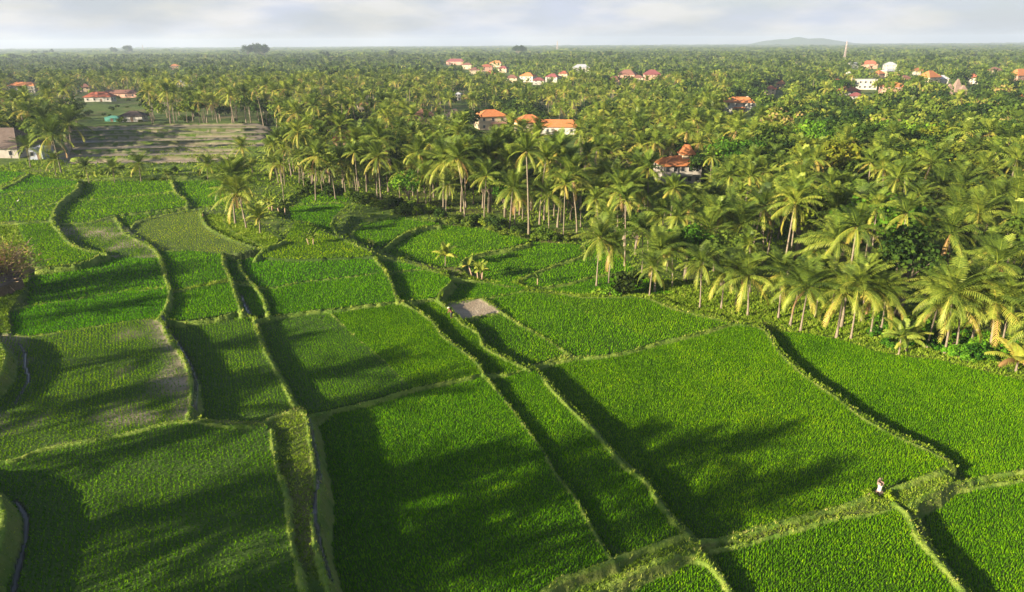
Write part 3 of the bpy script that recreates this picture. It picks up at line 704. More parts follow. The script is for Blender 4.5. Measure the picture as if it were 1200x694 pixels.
# ------------------------------------------------------------------ plants
def frond(L, az, e0, droop, n, leaf, hang, width, rng, tint, rachis=True, seg2=True):
    """one palm frond: rachis ribbon + paired leaflets. returns quads V (k*4,3), tint per quad"""
    s = np.linspace(0, 1, n + 1)
    ev = e0 - droop * s ** 1.25
    step = L / n
    r = np.concatenate([[0], np.cumsum(np.cos(ev[:-1]) * step)]); h = np.concatenate([[0], np.cumsum(np.sin(ev[:-1]) * step)])
    ca, sa = math.cos(az), math.sin(az)
    side = np.array([-sa, ca, 0.0]); Q = []; T = []
    tw = rng.normal(0, .25)
    P = np.stack([r * ca, r * sa, h], 1)
    Tn = np.stack([np.cos(ev) * ca, np.cos(ev) * sa, np.sin(ev)], 1)
    Nn = np.stack([-np.sin(ev) * ca, -np.sin(ev) * sa, np.cos(ev)], 1)
    for i in range(n):
        if rachis:
            w0 = .07 * (1 - s[i]) + .015; w1 = .07 * (1 - s[i + 1]) + .015
            Q.append([P[i] - side * w0, P[i] + side * w0, P[i + 1] + side * w1, P[i + 1] - side * w1]); T.append(tint + .22)
        if s[i] < .1: continue
        ll = leaf * (math.sin(math.pi * (.1 + .86 * s[i])) ** .55) * rng.uniform(.85, 1.1)
        for sg in (-1, 1):
            sd = side * sg * math.cos(tw * sg) + Nn[i] * math.sin(tw) * .6
            D = sd * .80 + Tn[i] * .55 - np.array([0, 0, hang * rng.uniform(.7, 1.3)]) + Nn[i] * .22
            D /= np.linalg.norm(D)
            a = P[i] + Tn[i] * (-width / 2); b = P[i] + Tn[i] * (width / 2)
            if seg2:
                m = P[i] + D * ll * .5; D2 = D - np.array([0, 0, .35 + hang * .5]); D2 /= np.linalg.norm(D2)
                e = m + D2 * ll * .5
                Q.append([a, b, m + Tn[i] * width * .42, m - Tn[i] * width * .42]); T.append(tint + rng.normal(0, .05))
                Q.append([m - Tn[i] * width * .42, m + Tn[i] * width * .42, e + Tn[i] * width * .08, e - Tn[i] * width * .08]); T.append(tint + rng.normal(.03, .05))
            else:
                e = P[i] + D * ll - np.array([0, 0, .12 * ll])
                Q.append([a, b, e + Tn[i] * width * .30, e - Tn[i] * width * .30]); T.append(tint + rng.normal(0, .06))
    return np.array(Q).reshape(-1, 3), np.array(T)

def quads(n): return np.arange(n * 4).reshape(-1, 4)

def tubeVF(pts, rad, k):
    pts = np.array(pts, float); V = []; Fq = []
    for i in range(len(pts)):
        for j in range(k):
            w = 2 * math.pi * j / k
            V.append(pts[i] + np.array([math.cos(w) * rad[i], math.sin(w) * rad[i], 0]))
    for i in range(len(pts) - 1):
        for j in range(k):
            Fq.append((i * k + j, i * k + (j + 1) % k, (i + 1) * k + (j + 1) % k, (i + 1) * k + j))
    return np.array(V), np.array(Fq)

def palm_parts(seed, h, nfr, L, old, lod=0, young=False, tint0=.28):
    r = np.random.default_rng(seed)
    la = r.uniform(0, 6.28); ln = r.uniform(.02, .14) * h
    ns = 10 if lod == 0 else 3
    sc = np.linspace(0, 1, ns)
    tp = np.stack([math.cos(la) * ln * sc ** 1.6, math.sin(la) * ln * sc ** 1.6, h * sc], 1)
    rad = (.145 - .05 * sc + .10 * np.exp(-sc * 12)) * (1.0 if h > 3 else .8)
    if lod == 0: rad = rad * (1 + .06 * (np.arange(ns) % 2))
    tv, tf = tubeVF(tp, rad, 8 if lod == 0 else 4)
    top = tp[-1]
    Q = []; T = []
    n = {0: 20, 1: 9, 2: 4}[lod]; w = {0: .17, 1: .34, 2: 1.0}[lod]
    for i in range(nfr):
        f = i / (nfr - 1)
        az = i * 2.39996 + r.normal(0, .2)
        if not young:
            e0 = R(86 - 118 * f ** 1.35 + r.normal(0, 7)); dr = R(38 + 34 * f ** .7 + r.normal(0, 12))
        else:
            e0 = R(86 - 55 * f + r.normal(0, 5)); dr = R(40 + 50 * f)
        ti = tint0 - .20 + .34 * r.random() + (.17 if f > .6 else 0) * r.random()
        if f > .86: ti += r.random() * old
        q, t_ = frond(L * r.uniform(.85, 1.08) * (.75 + .25 * min(1, f * 3)), az, e0, dr, n, L * .225, .12 + .75 * f ** 2, w, r, ti, rachis=(lod == 0), seg2=(lod == 0))
        Q.append(q); T.append(t_)
    Q = np.concatenate(Q) + top; T = np.concatenate(T)
    return (tv, tf), (Q, T), top

def coconuts(top, seed):
    r = np.random.default_rng(seed); mb = MB()
    for i in range(9):
        a = r.uniform(0, 6.28); c = Vector(top) + Vector((math.cos(a) * .3, math.sin(a) * .3, -.25 - r.random() * .35)); s = .13
        mb.tube([c + Vector((0, 0, s)), c + Vector((0, 0, .4 * s)), c - Vector((0, 0, .5 * s)), c - Vector((0, 0, s))], [s * .35, s * .95, s * .9, s * .3], 6)
    return mb

PALMS = []     # (trunk mesh, crown mesh, coconut mesh or None, height)
def make_palm_proto(seed, h, nfr, L, old, young=False, tint0=.28, nuts=True):
    (tv, tf), (q, t_), top = palm_parts(seed, h, nfr, L, old, 0, young, tint0)
    tm = np_mesh('trunk', tv, tf, M['trunk'], smooth=True)
    cm = np_mesh('crown', q, quads(len(q) // 4), M['palm'], tint=t_)
    nm = None
    if nuts:
        o = coconuts(top, seed).build('coconuts', M['coconut'], smooth=True); nm = o.data; bpy.data.objects.remove(o)
    return (tm, cm, nm, h)
for sd_, h, nf, L, old in ((11, 9.0, 28, 5.7, .5), (12, 10.4, 24, 5.0, .35), (13, 11.4, 25, 5.2, .5), (14, 7.6, 27, 5.5, .55), (15, 12.6, 22, 4.5, .3), (16, 9.4, 29, 5.6, .25), (17, 13.6, 20, 4.3, .7), (18, 6.4, 26, 5.4, .55)):
    PALMS.append(make_palm_proto(sd_, h, nf, L, old))
TALL = [make_palm_proto(41, 17, 24, 5.2, .3), make_palm_proto(42, 19, 22, 4.8, .3), make_palm_proto(43, 15, 24, 5.4, .3)]
YPALMS = [make_palm_proto(31, 1.6, 13, 3.1, .1, True, .36, False), make_palm_proto(32, 2.4, 14, 3.4, .2, True, .40, False), make_palm_proto(33, 1.0, 12, 3.0, .5, True, .58, False)]

def place_palm(x, y, proto, s=1.0, rz=None, label=None, group=None, z=None, name='coconut_palm', cat='palm tree'):
    if rz is None: rz = rng.uniform(0, 6.28)
    if z is None: z = gz(x, y)
    r = empty(name, (x, y, z - .1), rz, s); tag(r, label, cat, group)
    link('trunk', proto[0], r); link('crown', proto[1], r)
    if proto[2]: link('coconuts', proto[2], r)
    return r

# broadleaf trees -------------------------------------------------
def tree_parts(seed, h, wdt, nleaf, leaf, nl=9, low=.35, flat=.8, t0=.4):
    r = np.random.default_rng(seed); mb = MB()
    th = h * .45
    trunk_top = Vector((r.normal(0, .03) * h, r.normal(0, .03) * h, th))
    mb.tube([(0, 0, -.3), (0.02, 0, th * .5), trunk_top], [h * .030 + .06, h * .024 + .03, h * .018 + .02], 7)
    lobes = []
    for i in range(nl):
        a = i * 2.4 + r.normal(0, .4); rr = wdt * (.15 + .62 * math.sqrt((i + .3) / nl)); zz = h * (low + .12) + (h * (1 - low) * .62) * (1 - (rr / wdt) ** 1.5) * r.uniform(.55, 1.15)
        sz = wdt * r.uniform(.32, .5)
        c = np.array([math.cos(a) * rr, math.sin(a) * rr, zz]); lobes.append((c, sz))
        mid = Vector(trunk_top) * .6 + Vector(c) * .4 + Vector((0, 0, -.05 * h))
        mb.tube([trunk_top * r.uniform(.6, 1.0), mid, Vector(c)], [h * .013 + .015, h * .009 + .01, .015], 4, cap=False)
    Q = []; T = []
    per = nleaf // nl
    for c, sz in lobes:
        d = r.normal(size=(per, 3)); d /= np.linalg.norm(d, axis=1)[:, None]
        bump = 1 + .28 * np.sin(d[:, 0] * 5 + c[0]) * np.sin(d[:, 1] * 4 + c[1]) + .2 * np.sin(d[:, 2] * 7)
        rad = sz * (r.random(per) ** .35) * bump
        p = c + d * rad[:, None] * np.array([1, 1, flat])
        n = d * .8 + r.normal(0, .55, (per, 3)) + np.array([0, 0, .25]); n /= np.linalg.norm(n, axis=1)[:, None]
        u = np.cross(n, r.normal(size=(per, 3))); u /= np.linalg.norm(u, axis=1)[:, None]; v = np.cross(n, u)
        s = leaf * r.uniform(.55, 1.2, per)[:, None]
        Q.append(np.stack([p - u * s * .5, p + v * s * .38, p + u * s * .5, p - v * s * .38], 1).reshape(-1, 3))
        T.append(t0 + r.normal(0, .12, per) + r.normal(0, .07))
    return mb, np.concatenate(Q), np.concatenate(T)

TREES = []
def make_tree_proto(seed, h, w, n=1700, leaf=.55, **k):
    mb, q, t_ = tree_parts(seed, h, w, n, leaf, **k)
    o = mb.build('trunk', M['bark'], smooth=True); tm = o.data; bpy.data.objects.remove(o)
    return (tm, np_mesh('crown', q, quads(len(q) // 4), M['leaf'], tint=t_), None, h)
TREES = [make_tree_proto(51, 10, 4.2), make_tree_proto(52, 12, 5.0, 2300, .6), make_tree_proto(53, 8.5, 3.8, 1600, .45, t0=.55),
         make_tree_proto(54, 11, 3.4, 1700, .5, flat=1.1, t0=.3), make_tree_proto(55, 9, 5.8, 2200, .5, nl=13, low=.55, flat=.38, t0=.5)]
BUSHES = [make_tree_proto(61, 2.4, 1.7, 700, .42, nl=6, low=.02, t0=.5), make_tree_proto(62, 3.2, 1.8, 800, .38, nl=7, low=.02, t0=.35), make_tree_proto(63, 1.5, 1.5, 500, .40, nl=5, low=.0, t0=.55)]
def place_tree(x, y, proto, s=1.0, label=None, group=None, name='broadleaf_tree', cat='tree', col=None, z=None):
    r = empty(name, (x, y, (gz(x, y) if z is None else z) - .1), rng.uniform(0, 6.28), s); tag(r, label, cat, group)
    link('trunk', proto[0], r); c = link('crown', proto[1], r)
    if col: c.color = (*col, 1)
    return r

# banana plants ---------------------------------------------------
def banana_leaf(r, L, az, e0, dr, w):
    n = 8; s = np.linspace(0, 1, n + 1); ev = e0 - dr * s ** 1.3; st = L / n
    rr = np.concatenate([[0], np.cumsum(np.cos(ev[:-1]) * st)]); h = np.concatenate([[0], np.cumsum(np.sin(ev[:-1]) * st)])
    ca, sa = math.cos(az), math.sin(az); side = np.array([-sa, ca, 0.0]); P = np.stack([rr * ca, rr * sa, h], 1)
    W = w * np.clip(np.sin(math.pi * np.clip((s - .12) / .9, 0, 1)), .04, 1) ** .6
    Q = []
    for i in range(n):
        for sg in (-1, 1):
            dz = np.array([0, 0, -.45]); j = r.uniform(.75, 1.0)
            Q.append([P[i], P[i] + (side * sg + dz) * W[i] * j, P[i + 1] + (side * sg + dz) * W[i + 1] * j, P[i + 1]])
    return np.array(Q).reshape(-1, 3)
def make_banana(seed, stems, t0=.5):
    r = np.random.default_rng(seed); mb = MB(); Q = []; T = []
    for k in range(stems):
        bx, by = (r.normal(0, .45, 2) if stems > 1 else (0, 0)); h = r.uniform(1.0, 1.9); lx, ly = bx * 1.5, by * 1.5
        mb.tube([(bx, by, -.1), (lx, ly, h)], [.13, .08], 7)
        for i in range(7):
            q = banana_leaf(r, r.uniform(1.3, 2.0), i * 2.4 + r.normal(0, .3), R(80 - i * 7), R(45 + i * 12), .26) + np.array([lx, ly, h - .05])
            Q.append(q); T.append(np.full(len(q) // 4, t0 + r.normal(0, .12)))
    o = mb.build('stem', M['twig'], smooth=True); sm = o.data; bpy.data.objects.remove(o)
    Q = np.concatenate(Q); T = np.concatenate(T)
    return (sm, np_mesh('leaves', Q, quads(len(Q) // 4), M['palm'], tint=T), None, 2)
BAN = [make_banana(71, 1, .22), make_banana(72, 6, .42), make_banana(73, 3, .30)]
def place_banana(x, y, proto, s, label, group=None):
    r = empty('banana_plant', (x, y, gz(x, y) - .05), rng.uniform(0, 6.28), s); tag(r, label, 'banana plant', group)
    link('stem', proto[0], r); link('leaves', proto[1], r); return r

# merged far vegetation --------------------------------------------
def merge_quads(Q, T, X, Y, Z, S, A, dt):
    """Q (q*4,3) proto placed at many transforms"""
    c, s = np.cos(A) * S, np.sin(A) * S
    V = np.stack([X[:, None] + Q[None, :, 0] * c[:, None] - Q[None, :, 1] * s[:, None],
                  Y[:, None] + Q[None, :, 0] * s[:, None] + Q[None, :, 1] * c[:, None],
                  Z[:, None] + Q[None, :, 2] * S[:, None]], -1).reshape(-1, 3)
    return V, (T[None, :] + dt[:, None]).ravel()
def tube_quads(tv, tf): return tv[tf].reshape(-1, 3)

# ------------------------------------------------------------------ houses
def house(name, label, px, py, eave, wpx, dep, roofh, wall, roof, dist=None, rz=0.0, hip=True, storeys=1, over=.7, z=None, cat='house', windows=None, ridge=None, grp=None, wlen=None):
    """px,py = middle of the eave line in the photo; eave = its height above ground"""
    zz = 1.0
    if dist is None:
        for _ in range(3):
            x, y = unproj(px, py, zz + eave); x = float(x); y = float(y); zz = gz(x, y)
    else:
        u = (px - W0 / 2) / FPX; y = dist; x = u * (dist * .938 + 13.0) ; x, y = float(x), float(y); zz = gz(x, y)
    _, _, d = proj(x, y, zz + eave)
    w = (wlen or wpx * float(d) / FPX) - over * 2
    if z is not None: zz = z
    root = empty(name, (x, y + dep * .0, zz), rz); tag(root, label, cat, grp)
    hw, hd = w / 2, dep / 2
    wl_ = MB(); wl_.box(-hw, hw, -hd, hd, -.6, eave); 
    if not hip:
        for sx in (-hw, hw):
            wl_.face([(sx, -hd, eave), (sx, hd, eave), (sx, 0, eave + roofh * .92)])
    wo = wl_.build('wall', M[wall], root)
    rf = MB(); a, b = hw + over, hd + over; t_ = .16
    k = max(a - b, 0) if ridge is None else ridge
    if not hip: k = a
    E = [(-a, -b), (a, -b), (a, b), (-a, b)]
    z0 = eave - .12; z1 = z0 + roofh
    pts = [(p[0], p[1], z0) for p in E]; low = [(p[0], p[1], z0 - t_) for p in E]
    r0, r1 = (-k, 0, z1), (k, 0, z1)
    rf.face([pts[0], pts[1], r1, r0]); rf.face([pts[2], pts[3], r0, r1])
    rf.face([pts[1], pts[2], r1]); rf.face([pts[3], pts[0], r0])
    for i in range(4): rf.face([low[i], low[(i + 1) % 4], pts[(i + 1) % 4], pts[i]])
    rf.face(low[::-1])
    ro = rf.build('roof', M[roof], root)
    cap = MB()
    cap.tube([r0, r1] if k > .05 else [r0, (0.01, 0, z1 + .3)], [.13, .13], 6)
    if hip:
        for c_, r_ in ((pts[0], r0), (pts[3], r0), (pts[1], r1), (pts[2], r1)): cap.tube([c_, r_], [.09, .12], 5)
    cap.build('ridge_cap', M[roof], ro)
    if windows is None: windows = max(1, int(w / 2.6))
    sh = eave / storeys
    dr = (windows // 2) if windows > 1 else 0
    for st in range(storeys):
        for face in ('front', 'left', 'right'):
            nwin = windows if face == 'front' else max(1, int(dep / 3.2))
            for i in range(nwin):
                L_ = 2 * hw if face == 'front' else 2 * hd
                c = -L_ / 2 + L_ * (i + .5) / nwin
                ww, wh = min(1.1, L_ / nwin * .5), min(1.25, sh * .45)
                zb = st * sh + sh * .32
                if face == 'front' and i == dr and st == 0: zb = 0.0; wh = min(2.1, sh * .7); ww = min(1.0, ww)
                fr = MB(); gl = MB()
                def P(u, o, zc):
                    return (u, -hd - o, zc) if face == 'front' else ((-hw - o, u, zc) if face == 'left' else (hw + o, u, zc))
                def bx(mb, u0, u1, o0, o1, a0, a1):
                    p0 = P(u0, o0, a0); p1 = P(u1, o1, a1)
                    mb.box(min(p0[0], p1[0]), max(p0[0], p1[0]), min(p0[1], p1[1]), max(p0[1], p1[1]), a0, a1)
                f_ = .09
                bx(fr, c - ww / 2 - f_, c - ww / 2, -.02, .07, zb, zb + wh); bx(fr, c + ww / 2, c + ww / 2 + f_, -.02, .07, zb, zb + wh)
                bx(fr, c - ww / 2 - f_, c + ww / 2 + f_, -.02, .08, zb + wh, zb + wh + f_)
                if zb > 0: bx(fr, c - ww / 2 - f_, c + ww / 2 + f_, -.02, .12, zb - f_, zb)
                bx(gl, c - ww / 2, c + ww / 2, -.02, .025, zb, zb + wh)
                isd = zb == 0
                fo = fr.build('door' if isd else 'window', M['wood'] if isd else M['w_white'], root)
                gl.build('panel' if isd else 'pane', M['wood'] if isd else M['glass'], fo)
    return root, (x, y, zz, hw, hd, eave, z1)
HB = []   # photo boxes kept clear in front of the houses: (u0, v0, u1, v1, distance)
def clear(u0, v0, u1, v1, d): HB.append((u0, v0, u1, v1, d))
def H(name, label, px, py, eave, wpx, dep, roofh, wall, roof, clr=None, **k):
    root, g = house(name, label, px, py, eave, wpx, dep, roofh, wall, roof, **k)
    d = math.hypot(g[0], g[1])
    u0, v0, _ = proj(g[0], g[1], g[6]); u1, v1, _ = proj(g[0], g[1], g[2] + g[5])
    vis = (clr * .55 + float(v1) * .45) if clr is not None else float(v1) + (float(v1) - float(v0)) * .25
    clear(px - wpx * .5, float(v0) - 1, px + wpx * .5, vis, d - 3)
    return root, g

# main houses
r1_, g = H('villa', 'two storey cream villa with orange hipped roof, left of the long white house', 574.5, 135, 6.2, 36, 9, 2.6, 'w_cream', 'tile_or', clr=168, storeys=2, rz=R(18), windows=3)
fn = MB(); fn.tube([(0, 0, g[6] - g[2] - .1), (0, 0, g[6] - g[2] + .7)], [.22, .12], 6); fn.build('finial', M['w_cream'], r1_)
bl = MB(); bl.box(-1.4, g[3] - .2, -g[4] - 1.3, -g[4] - .003, 2.75, 2.95); bl.box(-1.4, g[3] - .2, -g[4] - 1.3, -g[4] - 1.2, 2.95, 3.7); bl.build('balcony', M['w_pink'], r1_)
r2_, g = H('long_house', 'long house with bright orange gabled roof and white gable wall', 652, 147, 3.6, 50, 9, 2.6, 'w_white', 'tile_or', clr=148, hip=False, rz=R(-8), windows=5)
r3_, g = H('villa', 'orange hipped roof villa joined behind the white gable end', 620, 142, 5.0, 34, 9, 3.0, 'w_cream', 'tile_or', clr=148, rz=R(14), windows=3)
r4_, g = H('villa', 'grey walled villa with orange two tier roof rising among the palms', 794, 190, 5.6, 50, 10, 2.0, 'w_grey', 'tile_or', clr=206, storeys=2, rz=R(6), windows=5)
tw = MB(); tw.box(.8, 4.2, -1.9, 1.9, 6.2, 8.0); tw.build('tower_wall', M['w_cream'], r4_)
tr = MB(); tr.box(.3, 4.7, -2.4, 2.4, 8.0, 10.6, b=1.7); tr.build('tower_roof', M['tile_or'], r4_)
bl = MB(); bl.box(-3.8, 2.5, -g[4] - 1.4, -g[4] - .003, 2.6, 2.8); bl.box(-3.8, 2.5, -g[4] - 1.4, -g[4] - 1.3, 2.8, 3.6); bl.build('balcony', M['w_white'], r4_)
r5_, g = H('villa', 'white two storey villa with orange roof and water tank on the right', 867, 119, 6.0, 38, 9, 2.6, 'w_white', 'tile_or', clr=156, storeys=2, rz=R(-12), windows=4)
tk = MB(); tk.tube([(4.2, 2, 6.1), (4.2, 2, 8.4), (4.2, 2, 8.9)], [1.0, 1.0, .4], 10); tk.build('water_tank', M['w_grey'], r5_, True)
pr = MB(); pr.box(-4.2, 3.2, -g[4] - 3.2, -g[4] - .2, 2.7, 3.4, b=.9); pr.build('porch_roof', M['tile_or'], r5_)
r6_, g = H('villa', 'two storey colonnaded house with orange hipped roof at the far left', 29, 100, 6.4, 34, 9, 2.6, 'w_grey', 'tile_or', clr=114, storeys=2, rz=R(-4), windows=5)
for i in range(7):
    xx = -g[3] + 2 * g[3] * i / 6
    c = MB(); c.tube([(xx, -g[4] - 1.6, 0), (xx, -g[4] - 1.6, 6.2)], [.16, .16], 7); c.build('column', M['w_white'], r6_)
gl_ = MB(); gl_.box(-g[3], g[3], -g[4] - 1.7, -g[4] - .003, 3.05, 3.25); gl_.build('gallery', M['w_white'], r6_)
r7_, g = H('house', 'white house with terracotta hipped roof behind the brown wet terraces', 117, 113, 3.4, 32, 8, 2.9, 'w_white', 'tile_red', clr=123, rz=R(6), windows=4)
H('long_house', 'long brown tiled building behind the small terracotta roofed house', 142, 109, 3.2, 44, 7, 2.2, 'w_pink', 'tile_brown', clr=114, rz=R(-3), windows=5)
H('shed', 'low dark roofed shed at the edge of the brown terraces', 157, 135, 2.8, 27, 6, 1.9, 'w_white', 'tile_dark', clr=148, rz=R(4), windows=1, ridge=1.6)
H('shed', 'teal sheet metal shed beside the small white shed', 133, 137, 2.2, 17, 4, .5, 'teal', 'teal', clr=146, over=.15, windows=1)
H('thatched_house', 'white house under a big brown thatched roof at the left edge', -6, 170, 3.4, 84, 13, 5.4, 'w_grey', 'thatch', ridge=7.2, clr=193, storeys=1, rz=R(2), windows=5)
H('annexe', 'small white flat roofed annexe right of the thatched house', 47, 172, 3.6, 18, 6, .5, 'w_blue', 'tile_grey', clr=190, over=.3, windows=2)
H('hut', 'hut with brown terracotta roof half hidden by palms above the terraces', 408, 162, 2.6, 36, 8, 2.8, 'w_pink', 'tile_red', clr=152, rz=R(10), windows=2)
H('hut', 'brown roofed house showing between palms below the long orange roof', 652, 176, 3.4, 30, 8, 1.8, 'w_pink', 'tile_brown', clr=186, rz=R(8), windows=3)
H('field_hut', 'small dark wooden hut with thatched gable roof under the dry bushy tree', -2, 329, 1.8, 42, 3.6, 1.7, 'wood', 'thatch', clr=352, hip=False, rz=R(80), windows=1, over=.35, cat='hut', wlen=5.0)
vil = [  # px, eave py, wpx, roofh, wall, roof, label
 (534, 72, 22, 3, 'w_pink', 'tile_maroon', 'maroon roofed house at the left end of the distant village'),
 (548, 76, 14, 2, 'w_cream', 'tile_brown', 'cream house just right of the large maroon roof'),
 (570, 78, 14, 2, 'w_pink', 'tile_red', 'far red roofed house between tree crowns, left centre village'),
 (582, 74, 16, 2.4, 'w_cream', 'tile_or', 'far house with pale orange roof in the left centre village'),
 (575, 86, 12, 2, 'w_cream', 'tile_red', 'small cream walled house on the village edge nearer the palms'),
 (600, 91, 14, 2, 'w_cream', 'tile_brown', 'cream house beside the white walled compound'),
 (619, 89, 18, 2.2, 'w_white', 'tile_or', 'white house with orange roof in the middle of the village'),
 (631, 94, 14, 2, 'w_white', 'tile_maroon', 'white house with maroon roof below the orange roofed one'),
 (648, 90, 16, 2.2, 'w_white', 'tile_maroon', 'house with maroon roof right of the white compound'),
 (681, 79, 20, 2.6, 'w_white', 'tile_grey', 'house with pale grey metal roof standing alone in the trees'),
 (720, 93, 16, 2, 'w_pink', 'tile_maroon', 'low maroon roofed house left of the long brown roof'),
 (735, 87, 22, 3, 'w_pink', 'tile_brown', 'long brown roofed house behind the dark broad trees'),
 (764, 87, 20, 3, 'w_pink', 'tile_maroon', 'dark maroon hipped roof house right of the long brown roof'),
 (998, 74, 14, 1, 'w_white', 'tile_grey', 'white flat building beside the tall antenna mast'),
 (1019, 75, 18, 3, 'w_pink', 'tile_red', 'red roofed building right of the antenna mast'),
 (1043, 76, 14, 2.4, 'w_white', 'tile_grey', 'white building with grey roof behind the cream house'),
 (1043, 83, 18, 1.6, 'w_cream', 'tile_grey', 'cream flat topped building in the right village'),
 (1030, 86, 12, 2, 'w_pink', 'tile_or', 'small orange roof between the red and the cream buildings'),
 (994, 106, 24, 2.8, 'w_grey', 'tile_red', 'red brown roofed house below the white block'),
 (1047, 101, 26, 2.4, 'w_pink', 'tile_or', 'pink walled house with low orange roof right of the white block'),
 (1089, 90, 22, 3.6, 'w_cream', 'tile_or', 'bright orange roofed house in the right village'),
 (1139, 91, 16, 2.2, 'w_white', 'tile_red', 'white walled house with a red roof right of the temple towers'),
 (1196, 88, 30, 3.6, 'w_pink', 'tile_or', 'large orange roofed hall at the right edge'),
 (1198, 117, 22, 3, 'w_cream', 'tile_or', 'cream gabled house at the right edge below the hall'),
 (915, 98, 12, 2, 'w_pink', 'tile_or', 'small house left of the bushy hill in the right village'),
 (903, 104, 14, 2, 'w_cream', 'tile_red', 'small cream house left of the right village'),
 (537, 110, 9, 1, 'w_white', 'tile_grey', 'tiny white hut among the palms left of the villa'),
 (205, 77, 12, 1.6, 'w_pink', 'tile_or', 'far orange roof among the palms on the left'),
 (172, 62, 16, 1.4, 'w_white', 'tile_grey', 'faint far white building on the left horizon'),
 (215, 95, 16, 1.4, 'w_grey', 'tile_grey', 'small grey building in the left palm belt'),
 (497, 134, 24, 2.4, 'w_pink', 'tile_brown', 'brown roofed house left of the two storey villa'),
 (533, 134, 20, 2.6, 'w_grey', 'tile_dark', 'dark roofed house directly left of the two storey villa'),
 (556, 82, 13, 2, 'w_cream', 'tile_brown', 'brown roof between the palms under the maroon roofed house'),
 (590, 80, 12, 2, 'w_cream', 'tile_maroon', 'small maroon roof behind the white compound'),
 (661, 86, 12, 1.8, 'w_cream', 'tile_red', 'small red roof left of the grey metal one'),
 (748, 91, 14, 1.8, 'w_cream', 'tile_brown', 'small cream walled house in front of the long brown roof'),
 (1060, 92, 14, 2, 'w_cream', 'tile_brown', 'brown roof between the cream building and the orange house'),
 (1075, 83, 12, 2, 'w_white', 'tile_red', 'small red roof behind the bright orange one'),
 (1104, 92, 13, 2, 'w_white', 'tile_grey', 'small white house right of the bright orange roof'),
 (980, 96, 13, 2, 'w_pink', 'tile_red', 'small red roof left of the white block'),
 (1165, 82, 14, 2, 'w_cream', 'tile_brown', 'brown roof left of the large orange hall'),
 (1003, 112, 14, 2, 'w_grey', 'tile_maroon', 'maroon roof just below the red brown roofed house'),
 (100, 102, 12, 2, 'w_cream', 'tile_brown', 'small brown roof left of the white terracotta house'),
 (425, 122, 16, 1.4, 'w_cream', 'tile_brown', 'small cream building half hidden in the middle palms'),
]
for (px, py, wp, rh, wa, ro, lb) in vil:
    dd0 = unproj(px, py, 5.0); dm = math.hypot(float(dd0[0]), float(dd0[1]))
    w_m = wp * dm / FPX
    H('house', lb, px, py, max(4.2, min(6.5, w_m * .35)), wp, min(12, w_m * .6), rh * max(1, min(dm / 520, 1.6)), wa, ro, storeys=2 if dm > 300 else 1, rz=random.uniform(-.5, .5), windows=3 if wp > 15 else 2, over=.6)
# white two storey block with flat roof
dd0 = unproj(1012, 93, 8.0); bx_, by_ = float(dd0[0]), float(dd0[1]); rt = empty('apartment_block', (bx_, by_, gz(bx_, by_)), R(-14))
tag(rt, 'white two storey block with flat roof and dark windows in the right village', 'building')
sc_ = math.hypot(bx_, by_) / FPX
m = MB(); m.box(-11 * sc_, 12 * sc_, -5, 5, 0, 8); m.box(-11.4 * sc_, 12.4 * sc_, -5.3, 5.3, 8.0, 8.4); m.build('wall', M['w_white'], rt)
for st in range(2):
    for i in range(5):
        u = (-9 + i * 4.6) * sc_; m = MB(); m.box(u, u + 1.4, -5.06, -4.9, 1.5 + st * 3.8, 3.0 + st * 3.8); m.build('window', M['glass'], rt)
clear(1000, 82, 1026, 107, math.hypot(bx_, by_) - 4)
# white dome
dd0 = unproj(1012, 88, 8.0); x_, y_ = float(dd0[0]), float(dd0[1]) + 30; rt = empty('shrine_hall', (x_, y_, gz(x_, y_)))
tag(rt, 'small white domed hall rising behind the white block', 'building')
m = MB(); m.box(-3.2, 3.2, -3.2, 3.2, 0, 7.2); m.build('wall', M['w_white'], rt)
m = MB(); m.tube([(0, 0, 7.2 + 2.8 * math.sin(a)) for a in np.linspace(0, 1.5, 6)], [3.1 * math.cos(a) + .05 for a in np.linspace(0, 1.5, 6)], 12); m.build('dome', M['w_white'], rt, True)
clear(1004, 80, 1022, 90, math.hypot(x_, y_) - 4)
# temple towers
for k, (px, py, hh) in enumerate(((1121, 103, 8), (1112, 106, 6), (1128, 106, 5))):
    dd0 = unproj(px, py, 3.0); x_, y_ = float(dd0[0]), float(dd0[1]); rt = empty('temple_tower', (x_, y_, gz(x_, y_)))
    tag(rt, ['tallest stepped stone temple tower with tiered roofs', 'shorter stone temple tower left of the tallest one', 'shorter stone temple tower right of the tallest one'][k], 'temple', 'stone towers of the village temple')
    m = MB(); m.box(-2.2, 2.2, -2.2, 2.2, 0, hh * .4 + 2, b=.2); m.build('base', M['stone'], rt)
    for i in range(4):
        m = MB(); z0 = hh * .4 + 2 + i * hh * .15; q = 2.3 - i * .5
        m.box(-q, q, -q, q, z0, z0 + hh * .06, b=.1); m.box(-q * .7, q * .7, -q * .7, q * .7, z0 + hh * .06, z0 + hh * .15, b=.05); m.build('roof_tier', M['stone'], rt)
    clear(px - 6, py - 20, px + 6, py + 2, math.hypot(x_, y_) - 3)
